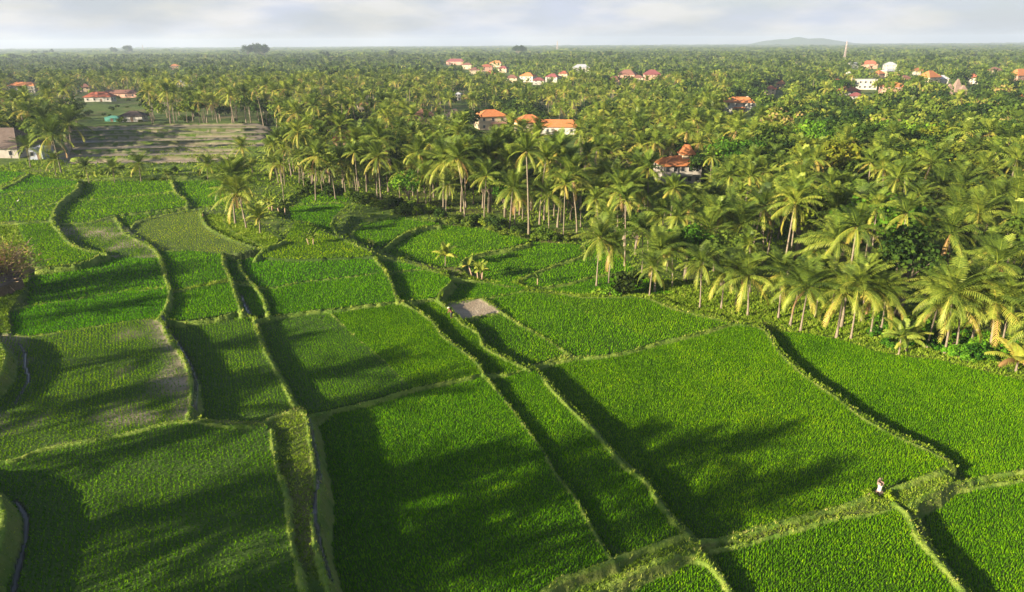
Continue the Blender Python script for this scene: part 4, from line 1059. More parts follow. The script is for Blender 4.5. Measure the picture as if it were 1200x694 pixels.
# lattice masts
def mast(px, pyb, pyt, label, w, mname):
    dd0 = unproj(px, pyb, 6.0); x_, y_ = float(dd0[0]), float(dd0[1]); d = proj(x_, y_, 6)[2]
    h = (pyb - pyt) * float(d) / FPX + 6
    rt = empty('antenna_mast', (x_, y_, 0)); tag(rt, label, 'antenna mast')
    m = MB()
    for sx, sy in ((-1, -1), (1, -1), (1, 1), (-1, 1)): m.tube([(sx * w, sy * w, 0), (sx * w * .25, sy * w * .25, h)], [w * .12, w * .08], 4)
    n = 12
    for i in range(n):
        a, b = i / n, (i + 1) / n; wa, wb = w * (1 - .75 * a), w * (1 - .75 * b)
        for (p, q) in (((-1, -1), (1, -1)), ((1, -1), (1, 1)), ((1, 1), (-1, 1)), ((-1, 1), (-1, -1))):
            m.tube([(p[0] * wa, p[1] * wa, a * h), (q[0] * wb, q[1] * wb, b * h)], [w * .06] * 2, 4); m.tube([(q[0] * wa, q[1] * wa, a * h), (p[0] * wb, p[1] * wb, b * h)], [w * .06] * 2, 4)
    m.build('lattice', M['steel'], rt)
    for zz in (.72, .86):
        m = MB(); m.tube([(0, -w * .6, h * zz), (0, -w * 1.1, h * zz)], [w * .5, w * .5], 10); m.build('dish', M['w_white'], rt)
    m = MB(); m.tube([(0, 0, h), (0, 0, h * 1.08)], [w * .08, w * .04], 5); m.build('aerial', M['steel'], rt)
mast(989, 72, 50, 'tall pale pink lattice antenna mast above the right village', 1.7, 'steel')
mast(653, 60, 49, 'faint distant lattice mast on the centre horizon', 4.5, 'steel')
mast(168, 60, 53, 'faint distant lattice mast on the left horizon', 3.5, 'steel')
clear(984, 48, 994, 66, 200)

# ------------------------------------------------------------------ placed plants
def at(px, py, z=None):
    zz = .5 if z is None else z
    for _ in range(4):
        x, y = unproj(px, py, zz); zz = gz(float(x), float(y))
    return float(x), float(y)
PL = []   # placed palm positions for spacing
def P_at(px, py, pi, s, label, protos=PALMS, **k):
    x, y = at(px, py); PL.append((x, y)); return place_palm(x, y, protos[pi], s, label=label, z=gz(x, y), **k)
FR = 'coconut palms along the front edge of the grove'
front = [(699, 335, 0, 1.0, 'tall coconut palm with yellow drooping fronds, leftmost of the front row'),
 (713, 332, 3, .95, 'coconut palm right behind the leftmost front palm'),
 (767, 342, 3, 1.05, 'coconut palm with broad yellow skirt, standing on the bank right of the bush'),
 (761, 347, 7, .85, 'short pale trunked palm just left of the yellow skirted palm'),
 (820, 361, 5, .86, 'coconut palm on the bank corner above the middle paddy'),
 (845, 362, 7, 1.0, 'slender palm right of the bank corner palm'), (862, 358, 3, .9, 'palm set back behind the slender palm'),
 (876, 370, 7, 1.1, 'coconut palm with yellow lower fronds at the corner of the big paddy'),
 (912, 373, 3, 1.0, 'left palm of the pale trunked trio on the lawn'), (926, 381, 7, 1.15, 'middle palm of the pale trunked trio on the lawn'), (938, 388, 3, 1.0, 'front palm of the pale trunked trio on the lawn'),
 (955, 372, 1, .8, 'palm behind the pale trunked trio'),
 (980, 396, 7, 1.15, 'single straight palm at the paddy edge right of the trio'), (997, 397, 0, .95, 'palm with reddish dead fronds hanging on its trunk'),
 (1020, 393, 3, 1.0, 'palm right of the one with reddish dead fronds'), (1032, 390, 7, 1.0, 'short palm behind the low yellow palm'),
 (1086, 408, 3, .95, 'left one of the palms behind the low yellow palm'), (1107, 414, 0, 1.05, 'big crowned coconut palm leaning over the right paddy'),
 (1099, 400, 5, .9, 'palm behind the big crowned one'), (1120, 410, 7, 1.1, 'palm immediately right of the big crowned one'), (1138, 404, 3, 1.1, 'palm in the second row at the right'),
 (1158, 415, 7, 1.2, 'palm with wide green crown near the right edge'), (1172, 412, 0, .9, 'palm behind the wide crown near the right edge'), (1210, 438, 7, 1.25, 'rightmost front palm, its yellow fronds entering the frame')]
for px, py, pi, s, lb in front: P_at(px, py, pi, s * .9, lb, group=FR)
P_at(1053, 416, 1, 1.0, 'low golden yellow palm at the edge of the right paddy', YPALMS)
P_at(1190, 436, 2, 1.4, 'low bright yellow palm at the right frame edge', YPALMS)
P_at(1062, 412, 0, 1.1, 'young green palm just behind the low golden one', YPALMS)
P_at(522, 312, 1, .85, 'young yellow palm standing alone on the track bank', YPALMS)
P_at(276, 262, 3, 1.2, 'coconut palm with yellow skirt, left of the clump beside the flooded paddy')
P_at(286, 256, 5, .98, 'tall palm at the back of the clump beside the flooded paddy')
P_at(289, 268, 7, 1.12, 'coconut palm in front of the clump beside the flooded paddy')
P_at(305, 274, 1, 1.25, 'young palm with yellow trunk right of the clump beside the flooded paddy', YPALMS)
for k, (px, py, pi, s) in enumerate(((104, 212, 7, .70), (134, 211, 7, .64), (165, 210, 7, .78), (243, 207, 7, .72), (66, 207, 7, .7), (195, 209, 7, .34))):
    P_at(px, py, pi, s, ['leftmost small palm of the row on the terrace edge', 'second small palm from the left on the terrace edge', 'darker third small palm of the row on the terrace edge', 'small palm right of the gap on the terrace edge', 'yellowish young palm in front of the annexe', 'lowest seedling palm of the terrace edge row'][k], PALMS, group='young palms along the edge of the brown terraces')
P_at(72, 203, 3, 1.35, 'bushy big palm in front of the brown terraces at the left'); P_at(66, 186, 5, 1.25, 'full crowned palm rising above the annexe'); P_at(85, 180, 7, 1.5, 'dense palm beside the full crowned palm left of the terraces')
P_at(36, 196, 7, .95, 'palm against the right end of the thatched house')
P_at(330, 214, 4, .75, 'slender palm at the right end of the brown terraces'); P_at(322, 205, 1, .72, 'slender dark palm left of its twin by the brown terraces'); P_at(288, 196, 7, .9, 'palm standing inside the brown terraces at their right side')
P_at(296, 203, 0, 1.3, 'young dark palm below the palm in the brown terraces', YPALMS)
P_at(333, 237, 6, .7, 'thin leaning palm beside the banana plants'); P_at(357, 224, 4, .7, 'thin palm in front of the grove corner')
place_banana(*at(630, 334), BAN[0], .95, 'single banana plant standing in the paddy left of the tall palms')
place_banana(*at(563, 328), BAN[1], 1.15, 'banana clump with pinkish dry stems on the track bank')
place_banana(*at(366, 287), BAN[2], 1.0, 'banana plant on the pale green terrace')
place_banana(*at(333, 252), BAN[2], 1.35, 'banana cluster in front of the shaded terrace')
place_banana(*at(318, 246), BAN[1], 1.0, 'banana cluster right of the palm clump')
place_banana(*at(478, 306), BAN[0], .55, 'small banana shoot left of the young yellow palm')
place_banana(*at(452, 300), BAN[0], .5, 'tiny banana shoot at the start of the track')
place_banana(*at(435, 289), BAN[2], .6, 'small leafy banana shoot on the track bend')
place_banana(*at(238, 254), BAN[0], .55, 'small banana shoot at the top of the flooded paddy')
BU = 'bushes on the edge of the palm grove'
place_tree(*at(731, 344), BUSHES[1], 1.7, 'dark speckled bush between the front palms', BU, 'bush', 'bush', (.8, .7, .7))
place_tree(*at(715, 346), BUSHES[2], 1.0, 'low bright green bush at the foot of the front palms', BU, 'bush', 'bush', (1.1, 1.5, .8))
place_tree(*at(700, 344), BUSHES[2], .8, 'low green weed at the foot of the leftmost front palm', BU, 'bush', 'bush', (1.1, 1.5, .8))
# dry bushy tree at the left edge
mb_, q_, t_ = tree_parts(91, 5.2, 3.6, 1100, .26, nl=12, low=.25, flat=.7, t0=.9)
x_, y_ = at(10, 338); rt = empty('dry_tree', (x_, y_, gz(x_, y_) - .1), 0, 1.55); tag(rt, 'dry reddish bushy tree beside the wooden hut at the left edge', 'tree')
rr_ = np.random.default_rng(5)
for i in range(260):
    a = rr_.uniform(0, 6.28); e = rr_.uniform(.1, 1.5); L = rr_.uniform(2.2, 4.4); d = Vector((math.cos(a) * math.cos(e), math.sin(a) * math.cos(e), math.sin(e)))
    p0 = Vector((0, 0, rr_.uniform(.3, 1.6))); mb_.tube([p0, p0 + d * L * .5 + Vector((0, 0, .15)), p0 + d * L], [.05, .03, .012], 4, cap=False)
mb_.build('trunk', M['twig'], rt); link('crown', np_mesh('crown', q_, quads(len(q_) // 4), M['leaf'], tint=t_), rt)

# ------------------------------------------------------------------ the grove and the forest behind
CLR = [np.array(p, float) for p in (
 [(86, 148), (300, 146), (330, 152), (345, 192), (335, 206), (262, 212), (60, 212), (30, 205), (0, 200), (0, 193), (60, 190), (86, 176)],
 [(0, 129), (90, 129), (90, 140), (0, 138)],
 [(200, 117), (280, 117), (280, 123), (200, 122)],
 [(200, 117), (210, 117), (210, 120)])]
grove_px = np.array([(-400, 199), (0, 199), (90, 199), (260, 200), (330, 206), (342, 228), (400, 230), (440, 240), (475, 247), (520, 256), (560, 265), (600, 273), (640, 281), (690, 285), (735, 316), (790, 338), (900, 374), (960, 391), (1000, 396), (1060, 414), (1110, 419), (1180, 437), (1260, 455), (1700, 560), (1700, 40), (-400, 40)], float)
def allowed(x, y, crown_h=9.0, hb=True):
    z = ground(x, y)[0]
    u, v, d = proj(x, y, z)
    ok = in_poly(u, v, grove_px) & (d > 0)
    ok &= ~((u > 680) & (v > 300) & (rng.random(len(u)) < .35))
    for c in CLR: ok &= ~in_poly(u, v, c)
    if hb:
        dist = np.hypot(x, y)
        for (u0, v0, u1, v1, D) in HB:
            hw = 3.6 * FPX / np.maximum(d, 1)
            ut, vt, _ = proj(x, y, z + crown_h + 2.5)
            ok &= ~((dist < D + 6) & (u > u0 - hw * .6) & (u < u1 + hw * .6) & (vt < v1) & (v > v0))
    return ok, z
def poisson(n, xr, yr, dmin, prev, wedge=True):
    """dart throwing on a grid; density falls with nothing but dmin"""
    cell = {}
    def key(a, b): return (int(a // dmin), int(b // dmin))
    for p in prev: cell.setdefault(key(*p), []).append(p)
    out = []
    xs = rng.uniform(*xr, n); ys_ = rng.uniform(*yr, n)
    if wedge:
        m = np.abs(xs) < (ys_ * .938 + 13) * .80 + 8; xs, ys_ = xs[m], ys_[m]
    for a, b in zip(xs.tolist(), ys_.tolist()):
        k = key(a, b); bad = False
        for i in (-1, 0, 1):
            for j in (-1, 0, 1):
                for q in cell.get((k[0] + i, k[1] + j), ()):
                    if (q[0] - a) ** 2 + (q[1] - b) ** 2 < dmin * dmin: bad = True; break
                if bad: break
            if bad: break
        if not bad: cell.setdefault(k, []).append((a, b)); out.append((a, b))
    return np.array(out)
near = poisson(18000, (-200, 240), (60, 300), 3.8, PL)
ok, zn = allowed(near[:, 0], near[:, 1], 10.5)
near = near[ok]; zn = zn[ok]; dn = np.hypot(near[:, 0], near[:, 1]); o_ = np.argsort(dn); near = near[o_]; zn = zn[o_]; dn = dn[o_]
un_, vn_, _ = proj(near[:, 0], near[:, 1], zn)
# broadleaf share: more on the right and further back
pb = np.where(un_ > 860, np.clip((270 - vn_) / 75, .06, .85), np.clip((205 - vn_) / 100, .10, .50)); pb = np.where((un_ < 500) & (un_ > 300), pb + .08, pb)
isb = rng.random(len(near)) < pb
npalm = ntree = 0; rest_p = []; rest_t = []
for (x, y), z, b, u, v in zip(near.tolist(), zn.tolist(), isb, un_, vn_):
    if -30 < u < 1230:
        pass
    zone = 'left of the two villas' if u < 540 else ('in the middle of the grove' if u < 850 else 'in the right part of the grove')
    if not b:
        if npalm < 262:
            npalm += 1
            yb = PALMS[int(rng.integers(0, 8))]
            place_palm(x, y, yb, rng.uniform(.66, 1.14) * (1.12 if u < 660 else 1), z=z, label='coconut palm with green feathery crown, ' + zone, group='coconut palms ' + zone)
        else: rest_p.append((x, y, z))
    else:
        if ntree < 210:
            ntree += 1; c = random.choice([(1, 1, 1), (.6, .7, .75), (.7, .8, .8), (1.3, 1.15, .8), (.95, 1.35, .75), (.5, .62, .65), (1.35, 1.05, .8)])
            place_tree(x, y, TREES[int(rng.integers(0, 5))], rng.uniform(.8, 1.1) * (1.6 if u > 860 else 1.1), 'round crowned leafy tree among palms, ' + zone, 'leafy trees ' + zone, col=c, z=z)
        else: rest_t.append((x, y, z))
print('palms', npalm, 'trees', ntree, 'rest', len(rest_p), len(rest_t))
for i in range(34):
    px = rng.uniform(318, 425); py = rng.uniform(196, 236); x_, y_ = at(px, py)
    if px > 345 or py < 218:
        place_palm(x_, y_, PALMS[int(rng.integers(0, 8))], rng.uniform(.6, .95), label='slim coconut palm in the loose stand at the left end of the grove', group='slim palms at the left end of the grove')
for i in range(22):
    px = rng.uniform(150, 340); py = rng.uniform(112, 146); x_, y_ = at(px, py)
    place_palm(x_, y_, PALMS[int(rng.integers(0, 8))], rng.uniform(.55, .9), label='coconut palm on the open ground behind the brown terraces', group='palms behind the brown terraces')
# special trees on the right
for px, py, pi, s, c, lb in ((1133, 152, 1, 1.25, (.7, 1.5, .45), 'big bright green round tree on the slope at the right'), (1150, 205, 4, 1.6, (.9, 1.5, .5), 'wide spreading bright green tree at the right'),
    (1105, 232, 4, 1.5, (1.6, 1.1, .8), 'sparse brownish spreading tree below the bright green one'), (985, 118, 1, 1.5, (.8, 1.0, .7), 'large dark round tree left of the white block'), (962, 112, 3, 1.6, (.75, .95, .8), 'tall dark tree on the rise left of the village'),
    (790, 128, 1, 1.5, (.8, .95, .8), 'dense dark tree in the middle distance, left of the orange roofed villa'), (808, 122, 3, 1.5, (.75, .9, .8), 'dense dark tree beside its neighbour, left of the orange roofed villa'), (1180, 190, 2, 1.3, (1, 1.4, .6), 'fresh green tree near the right edge'),
    (405, 130, 1, 1.0, (.45, .5, .5), 'almost black leafy tree above the terracotta hut'), (345, 82, 1, 1.8, (.9, 1.2, .7), 'long green tree canopy in the left middle distance')):
    x_, y_ = at(px, py); place_tree(x_, y_, TREES[pi], s, lb, col=c)
# undergrowth bushes along the grove edge
eu = [(345, 226), (395, 233), (440, 245), (475, 252), (520, 261), (560, 270), (600, 278), (640, 286), (680, 288)]
for i in range(64):
    t_ = rng.random() * (len(eu) - 1); k = int(t_); f_ = t_ - k
    px = eu[k][0] * (1 - f_) + eu[k + 1][0] * f_; py = eu[k][1] * (1 - f_) + eu[k + 1][1] * f_ - rng.uniform(1, 9)
    x_, y_ = at(px, py)
    place_tree(x_, y_, BUSHES[i % 3], rng.uniform(.7, 1.2), 'leafy bush under the palms along the upper grove edge', 'bushes along the upper grove edge', 'bush', 'bush', random.choice([(1, 1, 1), (1.3, 1.3, .9), (.8, .9, .8)]))
el = [(1010, 402), (1060, 410), (1110, 416), (1150, 425), (1210, 438)]
for i in range(60):
    t_ = rng.random() * (len(el) - 1); k = int(t_); f_ = t_ - k
    px = el[k][0] * (1 - f_) + el[k + 1][0] * f_; py = el[k][1] * (1 - f_) + el[k + 1][1] * f_ - rng.uniform(-1, 26)
    x_, y_ = at(px, py)
    place_tree(x_, y_, BUSHES[i % 3], rng.uniform(.5, .95), 'fresh green bush under the palms beside the right paddy', 'bushes beside the right paddy', 'bush', 'bush', random.choice([(.9, 1.6, .6), (1.1, 1.5, .7), (.7, 1.2, .6)]))
for i in range(30):
    px = rng.uniform(60, 330); py = rng.uniform(198, 209); x_, y_ = at(px, py)
    place_tree(x_, y_, BUSHES[i % 3], rng.uniform(.3, .8), 'small shrub on the edge of the brown terraces', 'shrubs on the edge of the brown terraces', 'shrub', 'bush', (1.2, 1.2, .8))
for i in range(90):
    px = rng.uniform(80, 345); py = rng.uniform(108, 147); x_, y_ = at(px, py)
    place_tree(x_, y_, BUSHES[i % 3], rng.uniform(.7, 1.3), 'dark shrub on the far side of the brown terraces', 'shrubs behind the brown terraces', 'shrub', 'bush', (.9, .9, .8))

for px, py, s, n_ in ((300, 69, 4.0, 7), (145, 66, 3.7, 3), (606, 68, 3.5, 3), (370, 72, 2.4, 4), (450, 70, 2.4, 3), (700, 72, 2.4, 3), (930, 80, 2.0, 3), (1085, 82, 2.2, 4), (50, 66, 2.6, 3)):
    for q in range(n_):
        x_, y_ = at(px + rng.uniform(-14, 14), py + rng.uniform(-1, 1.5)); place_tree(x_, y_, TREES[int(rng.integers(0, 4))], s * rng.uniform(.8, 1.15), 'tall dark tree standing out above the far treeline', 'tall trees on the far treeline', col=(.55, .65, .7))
# far woods: merged
pts = poisson(30000, (-560, 600), (285, 640), 7.0, [], True)
ok, z_ = allowed(pts[:, 0], pts[:, 1], 11.0); pts = pts[ok]; z_ = z_[ok]
sel = rng.random(len(pts)) < np.clip(.52 - (pts[:, 0] - 20) / 350 + (vnoise(pts[:, 0], pts[:, 1], 45, 7) - .5) * 2.0, .06, .92)
mid_p = np.concatenate([np.column_stack([pts[sel], z_[sel]]), np.array(rest_p).reshape(-1, 3)])
mid_t = np.concatenate([np.column_stack([pts[~sel], z_[~sel]]), np.array(rest_t).reshape(-1, 3)])
VV = []; TT = []; TV = []
for k in range(5):
    (tv, tf), (q, t_), top = palm_parts(200 + k, 9 + k * 1.3, 19, 4.9, .5, 1)
    A = mid_p[k::5]; n = len(A); s_ = rng.uniform(.8, 1.1, n); an = rng.uniform(0, 6.28, n); dt = rng.normal(.02, .10, n)
    V, T = merge_quads(q, t_, A[:, 0], A[:, 1], A[:, 2], s_, an, dt); VV.append(V); TT.append(T)
    tq = tube_quads(tv, tf); V, T = merge_quads(tq, np.zeros(len(tq) // 4), A[:, 0], A[:, 1], A[:, 2], s_, an, dt); TV.append(V)
VV = np.concatenate(VV); TT = np.concatenate(TT); TV = np.concatenate(TV); nq = len(VV) // 4; ntk = len(TV) // 4
me = np_mesh('distant_palms', np.concatenate([VV, TV]), quads(nq + ntk), [M['palm'], M['trunk']], tint=np.concatenate([TT, np.zeros(ntk)]), midx=np.concatenate([np.zeros(nq), np.ones(ntk)]))
tag(link('distant_palms', me), 'countless smaller palms filling the middle distance', 'palms', kind='stuff')
VV = []; TT = []
for k in range(5):
    mb_, q, t_ = tree_parts(300 + k, 9.5 + k * .7, 3.8 + .4 * k, 330, 1.15, nl=9, t0=[.45, .55, .4, .5, .6][k])
    A = mid_t[k::5]; n = len(A); V, T = merge_quads(q, t_, A[:, 0], A[:, 1], A[:, 2], rng.uniform(.8, 1.2, n) * np.where(A[:, 0] > 60, 1.25, 1), rng.uniform(0, 6.28, n), rng.normal(-.10, .22, n)); VV.append(V); TT.append(T)
pts = poisson(26000, (-1500, 1500), (560, 1900), 15.0, [], True)
ok, z_ = allowed(pts[:, 0], pts[:, 1], 11.0); pts = pts[ok]; z_ = z_[ok]
for k in range(4):
    mb_, q, t_ = tree_parts(320 + k, 9.5 + k * 1.2, 8.5, 110, 2.9, nl=8, t0=.55, low=.1)
    if k < 2:
        (tv, tf), (q2, t2), top = palm_parts(340 + k, 12, 11, 6.0, .2, 2); q = np.concatenate([q * np.array([1, 1, .8]), q2, q2 * np.array([-1, 1, .92]) + np.array([5, 2, 0])]); t_ = np.concatenate([t_, t2 + .15, t2 + .1])
    A = np.column_stack([pts, z_])[k::4]; n = len(A); V, T = merge_quads(q, t_, A[:, 0], A[:, 1], A[:, 2], rng.uniform(.75, 1.25, n), rng.uniform(0, 6.28, n), rng.normal(0, .13, n)); VV.append(V); TT.append(T)
VV = np.concatenate(VV); TT = np.concatenate(TT)
tag(link('distant_trees', np_mesh('distant_trees', VV, quads(len(VV) // 4), M['leaf'], tint=TT)), 'hazy mixed woodland stretching to the horizon', 'woodland', kind='stuff')
print('far quads', nq, len(VV) // 4)
# canopy beyond, as a rough crown surface
yy = [1500.0]
while yy[-1] < 9500: yy.append(yy[-1] * 1.012)
yy = np.array(yy); tt_ = np.linspace(-1.1, 1.1, 900)
CX, CY = tt_[None, :] * yy[:, None], np.repeat(yy[:, None], 900, 1)
CZ = 3 + 9 * vnoise(CX, CY, 28, 1) + 9 * vnoise(CX, CY, 60, 2) * vnoise(CX, CY, 420, 5) + np.maximum(0, vnoise(CX, CY, 110, 6) - .78) * 40
Q = np.arange(CX.size).reshape(CX.shape); fq = np.stack([Q[:-1, :-1].ravel(), Q[:-1, 1:].ravel(), Q[1:, 1:].ravel(), Q[1:, :-1].ravel()], 1)
tg = rng.normal(.45, .16, len(fq))
tag(link('far_woodland', np_mesh('far_woodland', np.stack([CX.ravel(), CY.ravel(), CZ.ravel()], 1), fq, M['leaf'], tint=tg)), 'dark treetops of the farthest woodland under the haze', 'woodland', kind='stuff')
# a low far hill
hx, hy = np.meshgrid(np.linspace(-1, 1, 60), np.linspace(-1, 1, 20)); r2 = hx ** 2 + hy ** 2
hz = 75 * np.exp(-r2 * 5) * (.75 + .5 * vnoise(hx * 9, hy * 9, 1.6, 3)) + 35 * np.exp(-((hx - .45) ** 2 + hy ** 2) * 8) - 2
Q = np.arange(hx.size).reshape(hx.shape); fq = np.stack([Q[:-1, :-1].ravel(), Q[:-1, 1:].ravel(), Q[1:, 1:].ravel(), Q[1:, :-1].ravel()], 1)
tag(link('distant_hill', np_mesh('distant_hill', np.stack([(3100 + hx * 900).ravel(), (8000 + hy * 700).ravel(), hz.ravel()], 1), fq, M['leaf'], tint=np.full(len(fq), .3), smooth=True)), kind='structure')

# ------------------------------------------------------------------ palms standing outside the frame at the left: they shade the paddies
shade = [(620, 600, 74), (520, 660, 62), (480, 560, 74), (800, 580, 74), (850, 520, 84), (760, 540, 80), (930, 575, 78), (690, 530, 80), (440, 470, 76), (400, 430, 80), (255, 450, 72), (300, 680, 58), (170, 600, 62), (150, 520, 64),
 (110, 470, 62), (110, 365, 60), (150, 330, 64), (60, 350, 60), (260, 400, 70), (60, 620, 60), (330, 600, 62), (560, 680, 60)]
so_n = 0
for px, py, back in shade:
    x, y = at(px, py); zf = gz(x, y)
    x0, y0 = x - back * math.sin(SAZ), y - back * math.cos(SAZ); hh = back * math.tan(SEL) + zf
    zg = 5.5 if x0 < -20 else 4.5
    u, v, d = proj(x0, y0, zg + 4); u2, v2, d2 = proj(x0, y0, hh)
    if d > 1 and -60 < u < 1260 and -60 < v < 760: continue
    if d2 > 1 and -75 < u2 < 1275 and v2 < 780 : continue
    th = max(hh - zg, 6); p = TALL[so_n % 3]
    s_ = min(max(th / (p[3] + 1), .7), 1.25)
    so_n += 1
    place_palm(x0, y0, p, s_, z=hh - (p[3] + 1) * s_, label='tall coconut palm outside the frame, its shadow crossing the paddies', group='palms left of the frame')
print('shade palms', so_n)

# ------------------------------------------------------------------ shrine, farmer, egret
x_, y_ = at(1030, 577); z_ = gz(x_, y_)
rt = empty('field_shrine', (x_, y_, z_ - .1), R(25), .8); tag(rt, 'small field shrine wrapped in white cloth on the grassy bank corner', 'shrine')
m = MB(); m.box(-.34, .34, -.34, .34, 0, .22, b=.03); m.box(-.28, .28, -.28, .28, .221, .38, b=.03); m.build('base', M['stone'], rt)
m = MB(); m.tube([(0, 0, .38), (0, 0, .62), (0, 0, .95), (0, 0, 1.12)], [.23, .19, .22, .26], 10)
m.build('cloth_wrap', M['cloth'], rt, True)
m = MB(); m.box(-.27, .27, -.24, .24, 1.12, 1.20); m.box(-.27, .27, .16, .24, 1.2, 1.58); m.box(-.27, -.19, -.2, .16, 1.2, 1.44, b=.01); m.box(.19, .27, -.2, .16, 1.2, 1.44, b=.01); m.build('seat', M['stone'], rt)
for sx in (-1, 1):
    m = MB(); m.tube([(sx * .25, .18, 1.5), (sx * .33, .16, 1.66), (sx * .27, .16, 1.82)], [.06, .05, .015], 6); m.build('horn', M['stone'], rt, True)
m = MB(); m.tube([(0, .2, 1.58), (0, .2, 1.74), (0, .2, 1.9)], [.13, .09, .02], 7); m.build('finial', M['stone'], rt, True)
m = MB(); m.box(-.12, .12, -.14, .06, 1.201, 1.30, b=.02); m.build('offering', M['wood'], rt)
for px, py, s in ((1019, 580, .45), (1042, 582, .5)):
    place_tree(*at(px, py), BUSHES[2], s, 'yellow green tuft ' + ('left' if px < 1030 else 'right') + ' of the white shrine', None, 'shrub', 'bush', (1.5, 1.6, .7))

skin_m = mat_simple('skin', (.22, .11, .06), (.27, .14, .08), 5, .6); shirt_m = mat_simple('maroon_shirt', (.12, .04, .035), (.18, .06, .05), 8); trou_m = mat_simple('dark_trousers', (.03, .03, .035), (.05, .05, .055), 8); hat_m = mat_simple('straw', (.60, .52, .36), (.72, .66, .5), 14)
def skin_body(name, joints, edges, mat, parent, sub=2):
    me = bpy.data.meshes.new(name); me.from_pydata([j[:3] for j in joints], edges, []); o = link(name, me, parent)
    md = o.modifiers.new('skin', 'SKIN'); md.use_smooth_shade = True
    sl = me.skin_vertices[0].data if me.skin_vertices else None
    if sl is None:
        bm = __import__('bmesh').new(); bm.from_mesh(me); bm.verts.layers.skin.verify(); bm.to_mesh(me); bm.free(); sl = me.skin_vertices[0].data
    for i, j in enumerate(joints): sl[i].radius = (j[3], j[3])
    sl[0].use_root = True
    s2 = o.modifiers.new('sub', 'SUBSURF'); s2.levels = sub; s2.render_levels = sub
    me.materials.append(mat); return o
x_, y_ = at(529, 373); z_ = gz(x_, y_)
rt = empty('person', (x_, y_, z_ - .02), R(150)); tag(rt, 'stooping farmer in straw hat and maroon shirt on the bank beside the mud plot', 'person')
# x forward, y left; knees slightly bent, torso leaning forward, arms reaching down
J = [(-.12, 0, .90, .135), (0.02, 0, 1.08, .13), (.20, 0, 1.28, .145), (.29, 0, 1.36, .055), (.37, 0, 1.43, .095), (.41, 0, 1.50, .085),
     (-.10, .10, .86, .10), (.04, .12, .48, .065), (-.08, .13, .08, .042), (.10, .14, .03, .04),
     (-.10, -.10, .86, .10), (.00, -.13, .48, .065), (-.12, -.14, .08, .042), (.06, -.16, .03, .04),
     (.22, .19, 1.28, .06), (.33, .23, 1.02, .045), (.50, .17, .86, .032), (.22, -.19, 1.28, .06), (.35, -.23, 1.02, .045), (.52, -.16, .84, .032)]
E_ = [(0, 1), (1, 2), (2, 3), (3, 4), (4, 5), (0, 6), (6, 7), (7, 8), (8, 9), (0, 10), (10, 11), (11, 12), (12, 13), (2, 14), (14, 15), (15, 16), (2, 17), (17, 18), (18, 19)]
bo = skin_body('body', J, E_, skin_m, rt)
skin_body('shirt', [(-.08, 0, .96, .15), (0.02, 0, 1.09, .15), (.20, 0, 1.28, .163), (.22, .20, 1.27, .075), (.32, .23, 1.04, .06), (.22, -.20, 1.27, .075), (.34, -.23, 1.04, .06)], [(0, 1), (1, 2), (2, 3), (3, 4), (2, 5), (5, 6)], shirt_m, rt)
skin_body('trousers', [(-.12, 0, .90, .15), (-.10, .10, .84, .115), (.04, .12, .48, .083), (-.05, .13, .22, .065), (-.10, -.10, .84, .115), (.00, -.13, .48, .083), (-.08, -.14, .22, .065)], [(0, 1), (1, 2), (2, 3), (0, 4), (4, 5), (5, 6)], trou_m, rt)
for hand, px0, py0, pz0 in ((0, .50, .17, .86), (1, .52, -.16, .84)):
    jj = [(px0, py0, pz0, .03), (px0 + .04, py0, pz0 - .07, .034)]; ee = [(0, 1)]
    for q in range(4):
        a = (q - 1.5) * .017; b = len(jj); L_ = (.03, .036, .034, .026)[q]
        jj += [(px0 + .055, py0 + a, pz0 - .10, .010), (px0 + .055, py0 + a * 1.1, pz0 - .10 - L_, .009), (px0 + .035, py0 + a * 1.1, pz0 - .12 - L_ * 1.5, .008)]; ee += [(1, b), (b, b + 1), (b + 1, b + 2)]
    b = len(jj); jj += [(px0 + .01, py0 - .03 * (1 if hand == 0 else -1), pz0 - .06, .011), (px0 + .02, py0 - .045 * (1 if hand == 0 else -1), pz0 - .10, .009)]; ee += [(0, b), (b, b + 1)]
    skin_body('hand', jj, ee, skin_m, rt, 1)
m = MB()
hc = Vector((.42, 0, 1.50)); up = Vector((.35, 0, .94)).normalized()
m.tube([hc + up * .0, hc + up * .02, hc + up * .16], [.24, .23, .02], 14); m.build('hat', hat_m, rt, True)
x_, y_ = at(22, 238); z_ = gz(x_, y_)
rt = empty('egret', (x_, y_, z_), R(20)); tag(rt, 'white egret standing in the far left paddy', 'bird')
bo = skin_body('body', [(0, 0, .50, .10), (-.16, 0, .46, .07), (-.30, 0, .40, .03), (.12, 0, .58, .06), (.17, 0, .72, .028), (.14, 0, .84, .024), (.20, 0, .93, .034)], [(0, 1), (1, 2), (0, 3), (3, 4), (4, 5), (5, 6)], M['cloth'], rt)
m = MB(); m.tube([(.22, 0, .93), (.36, 0, .90)], [.018, .004], 6); m.build('beak', M['coconut'], rt)
for sy in (-.04, .04): m = MB(); m.tube([(0, sy, .44), (-.02, sy, .22), (.01, sy, 0)], [.012, .010, .010], 5); m.build('leg', trou_m, rt)

# ------------------------------------------------------------------ haze
hm = bpy.data.materials.new('haze'); hm.use_nodes = True; ht = hm.node_tree; ht.nodes.clear()
vo = ht.nodes.new('ShaderNodeVolumePrincipled'); vo.inputs['Color'].default_value = (.66, .79, 1.0, 1); vo.inputs['Density'].default_value = .00013; vo.inputs['Anisotropy'].default_value = .1
ho = ht.nodes.new('ShaderNodeOutputMaterial'); ht.links.new(vo.outputs[0], ho.inputs['Volume'])
hb = MB(); hb.box(-11000, 11000, -600, 10500, -6, 115); o = hb.build('haze', hm); tag(o, kind='stuff')
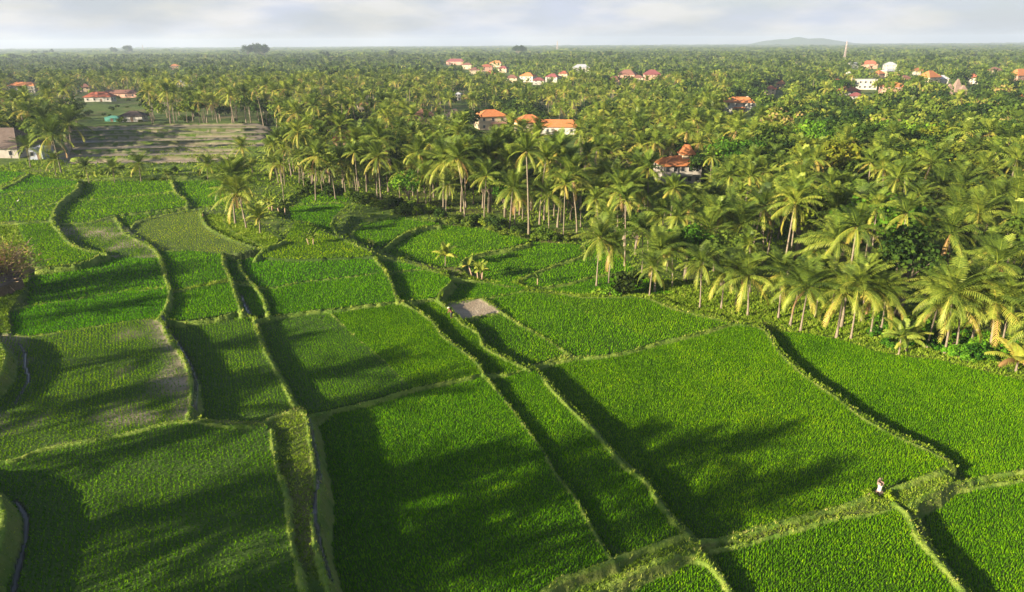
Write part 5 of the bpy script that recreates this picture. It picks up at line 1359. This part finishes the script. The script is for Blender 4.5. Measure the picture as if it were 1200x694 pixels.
# ------------------------------------------------------------------ sky
wd_ = bpy.data.worlds.new('World'); scene.world = wd_; wd_.use_nodes = True
nt_ = wd_.node_tree; nt_.nodes.clear()
def wn(typ, **kw):
    n = nt_.nodes.new(typ)
    for k, v in kw.items(): setattr(n, k, v)
    return n
wl = nt_.links.new
sky = wn('ShaderNodeTexSky'); sky.sky_type = 'NISHITA'; sky.sun_disc = False
sky.sun_elevation = SEL; sky.sun_rotation = math.atan2(SUNV[0], SUNV[1]); sky.air_density = 1.0; sky.dust_density = 1.6; sky.ozone_density = 2.0
tc = wn('ShaderNodeTexCoord'); mp = wn('ShaderNodeMapping'); mp.inputs['Scale'].default_value = (1, 1, 4.0)
wl(tc.outputs['Generated'], mp.inputs['Vector'])
n1 = wn('ShaderNodeTexNoise'); n1.inputs['Scale'].default_value = 5.0; n1.inputs['Detail'].default_value = 7; n1.inputs['Roughness'].default_value = .58
wl(mp.outputs[0], n1.inputs['Vector'])
r1 = wn('ShaderNodeValToRGB'); r1.color_ramp.elements[0].position = .40; r1.color_ramp.elements[1].position = .62
wl(n1.outputs['Fac'], r1.inputs[0])
n2 = wn('ShaderNodeTexNoise'); n2.inputs['Scale'].default_value = 8; n2.inputs['Detail'].default_value = 6; wl(mp.outputs[0], n2.inputs['Vector'])
r2 = wn('ShaderNodeValToRGB'); e = r2.color_ramp.elements
e[0].position = .42; e[0].color = (4.0, 4.3, 5.2, 1); e[1].position = .62; e[1].color = (5.8, 5.6, 5.6, 1)
wl(n2.outputs['Fac'], r2.inputs[0])
mx = wn('ShaderNodeMix', data_type='RGBA'); fm = wn('ShaderNodeMath', operation='MULTIPLY'); fm.inputs[1].default_value = .35
wl(r1.outputs[0], fm.inputs[0]); fa = wn('ShaderNodeMath', operation='ADD'); fa.inputs[1].default_value = .6; wl(fm.outputs[0], fa.inputs[0])
sx = wn('ShaderNodeSeparateXYZ'); wl(tc.outputs['Generated'], sx.inputs[0])
rz_ = wn('ShaderNodeMapRange'); rz_.inputs['From Min'].default_value = .08; rz_.inputs['From Max'].default_value = .32; rz_.inputs['To Min'].default_value = 1; rz_.inputs['To Max'].default_value = .12
wl(sx.outputs[2], rz_.inputs['Value']); fb = wn('ShaderNodeMath', operation='MULTIPLY'); wl(fa.outputs[0], fb.inputs[0]); wl(rz_.outputs[0], fb.inputs[1]); wl(fb.outputs[0], mx.inputs[0])
wl(sky.outputs[0], mx.inputs[6]); wl(r2.outputs[0], mx.inputs[7])
bg = wn('ShaderNodeBackground'); bg.inputs['Strength'].default_value = .05
wl(mx.outputs[2], bg.inputs[0]); ow = wn('ShaderNodeOutputWorld'); wl(bg.outputs[0], ow.inputs[0])
scene.view_settings.view_transform = 'Standard'; scene.view_settings.look = 'None'; scene.view_settings.gamma = 1
scene.view_settings.exposure = 1.7
scene.render.engine = 'CYCLES'
scene.cycles.max_bounces = 6; scene.cycles.volume_bounces = 0
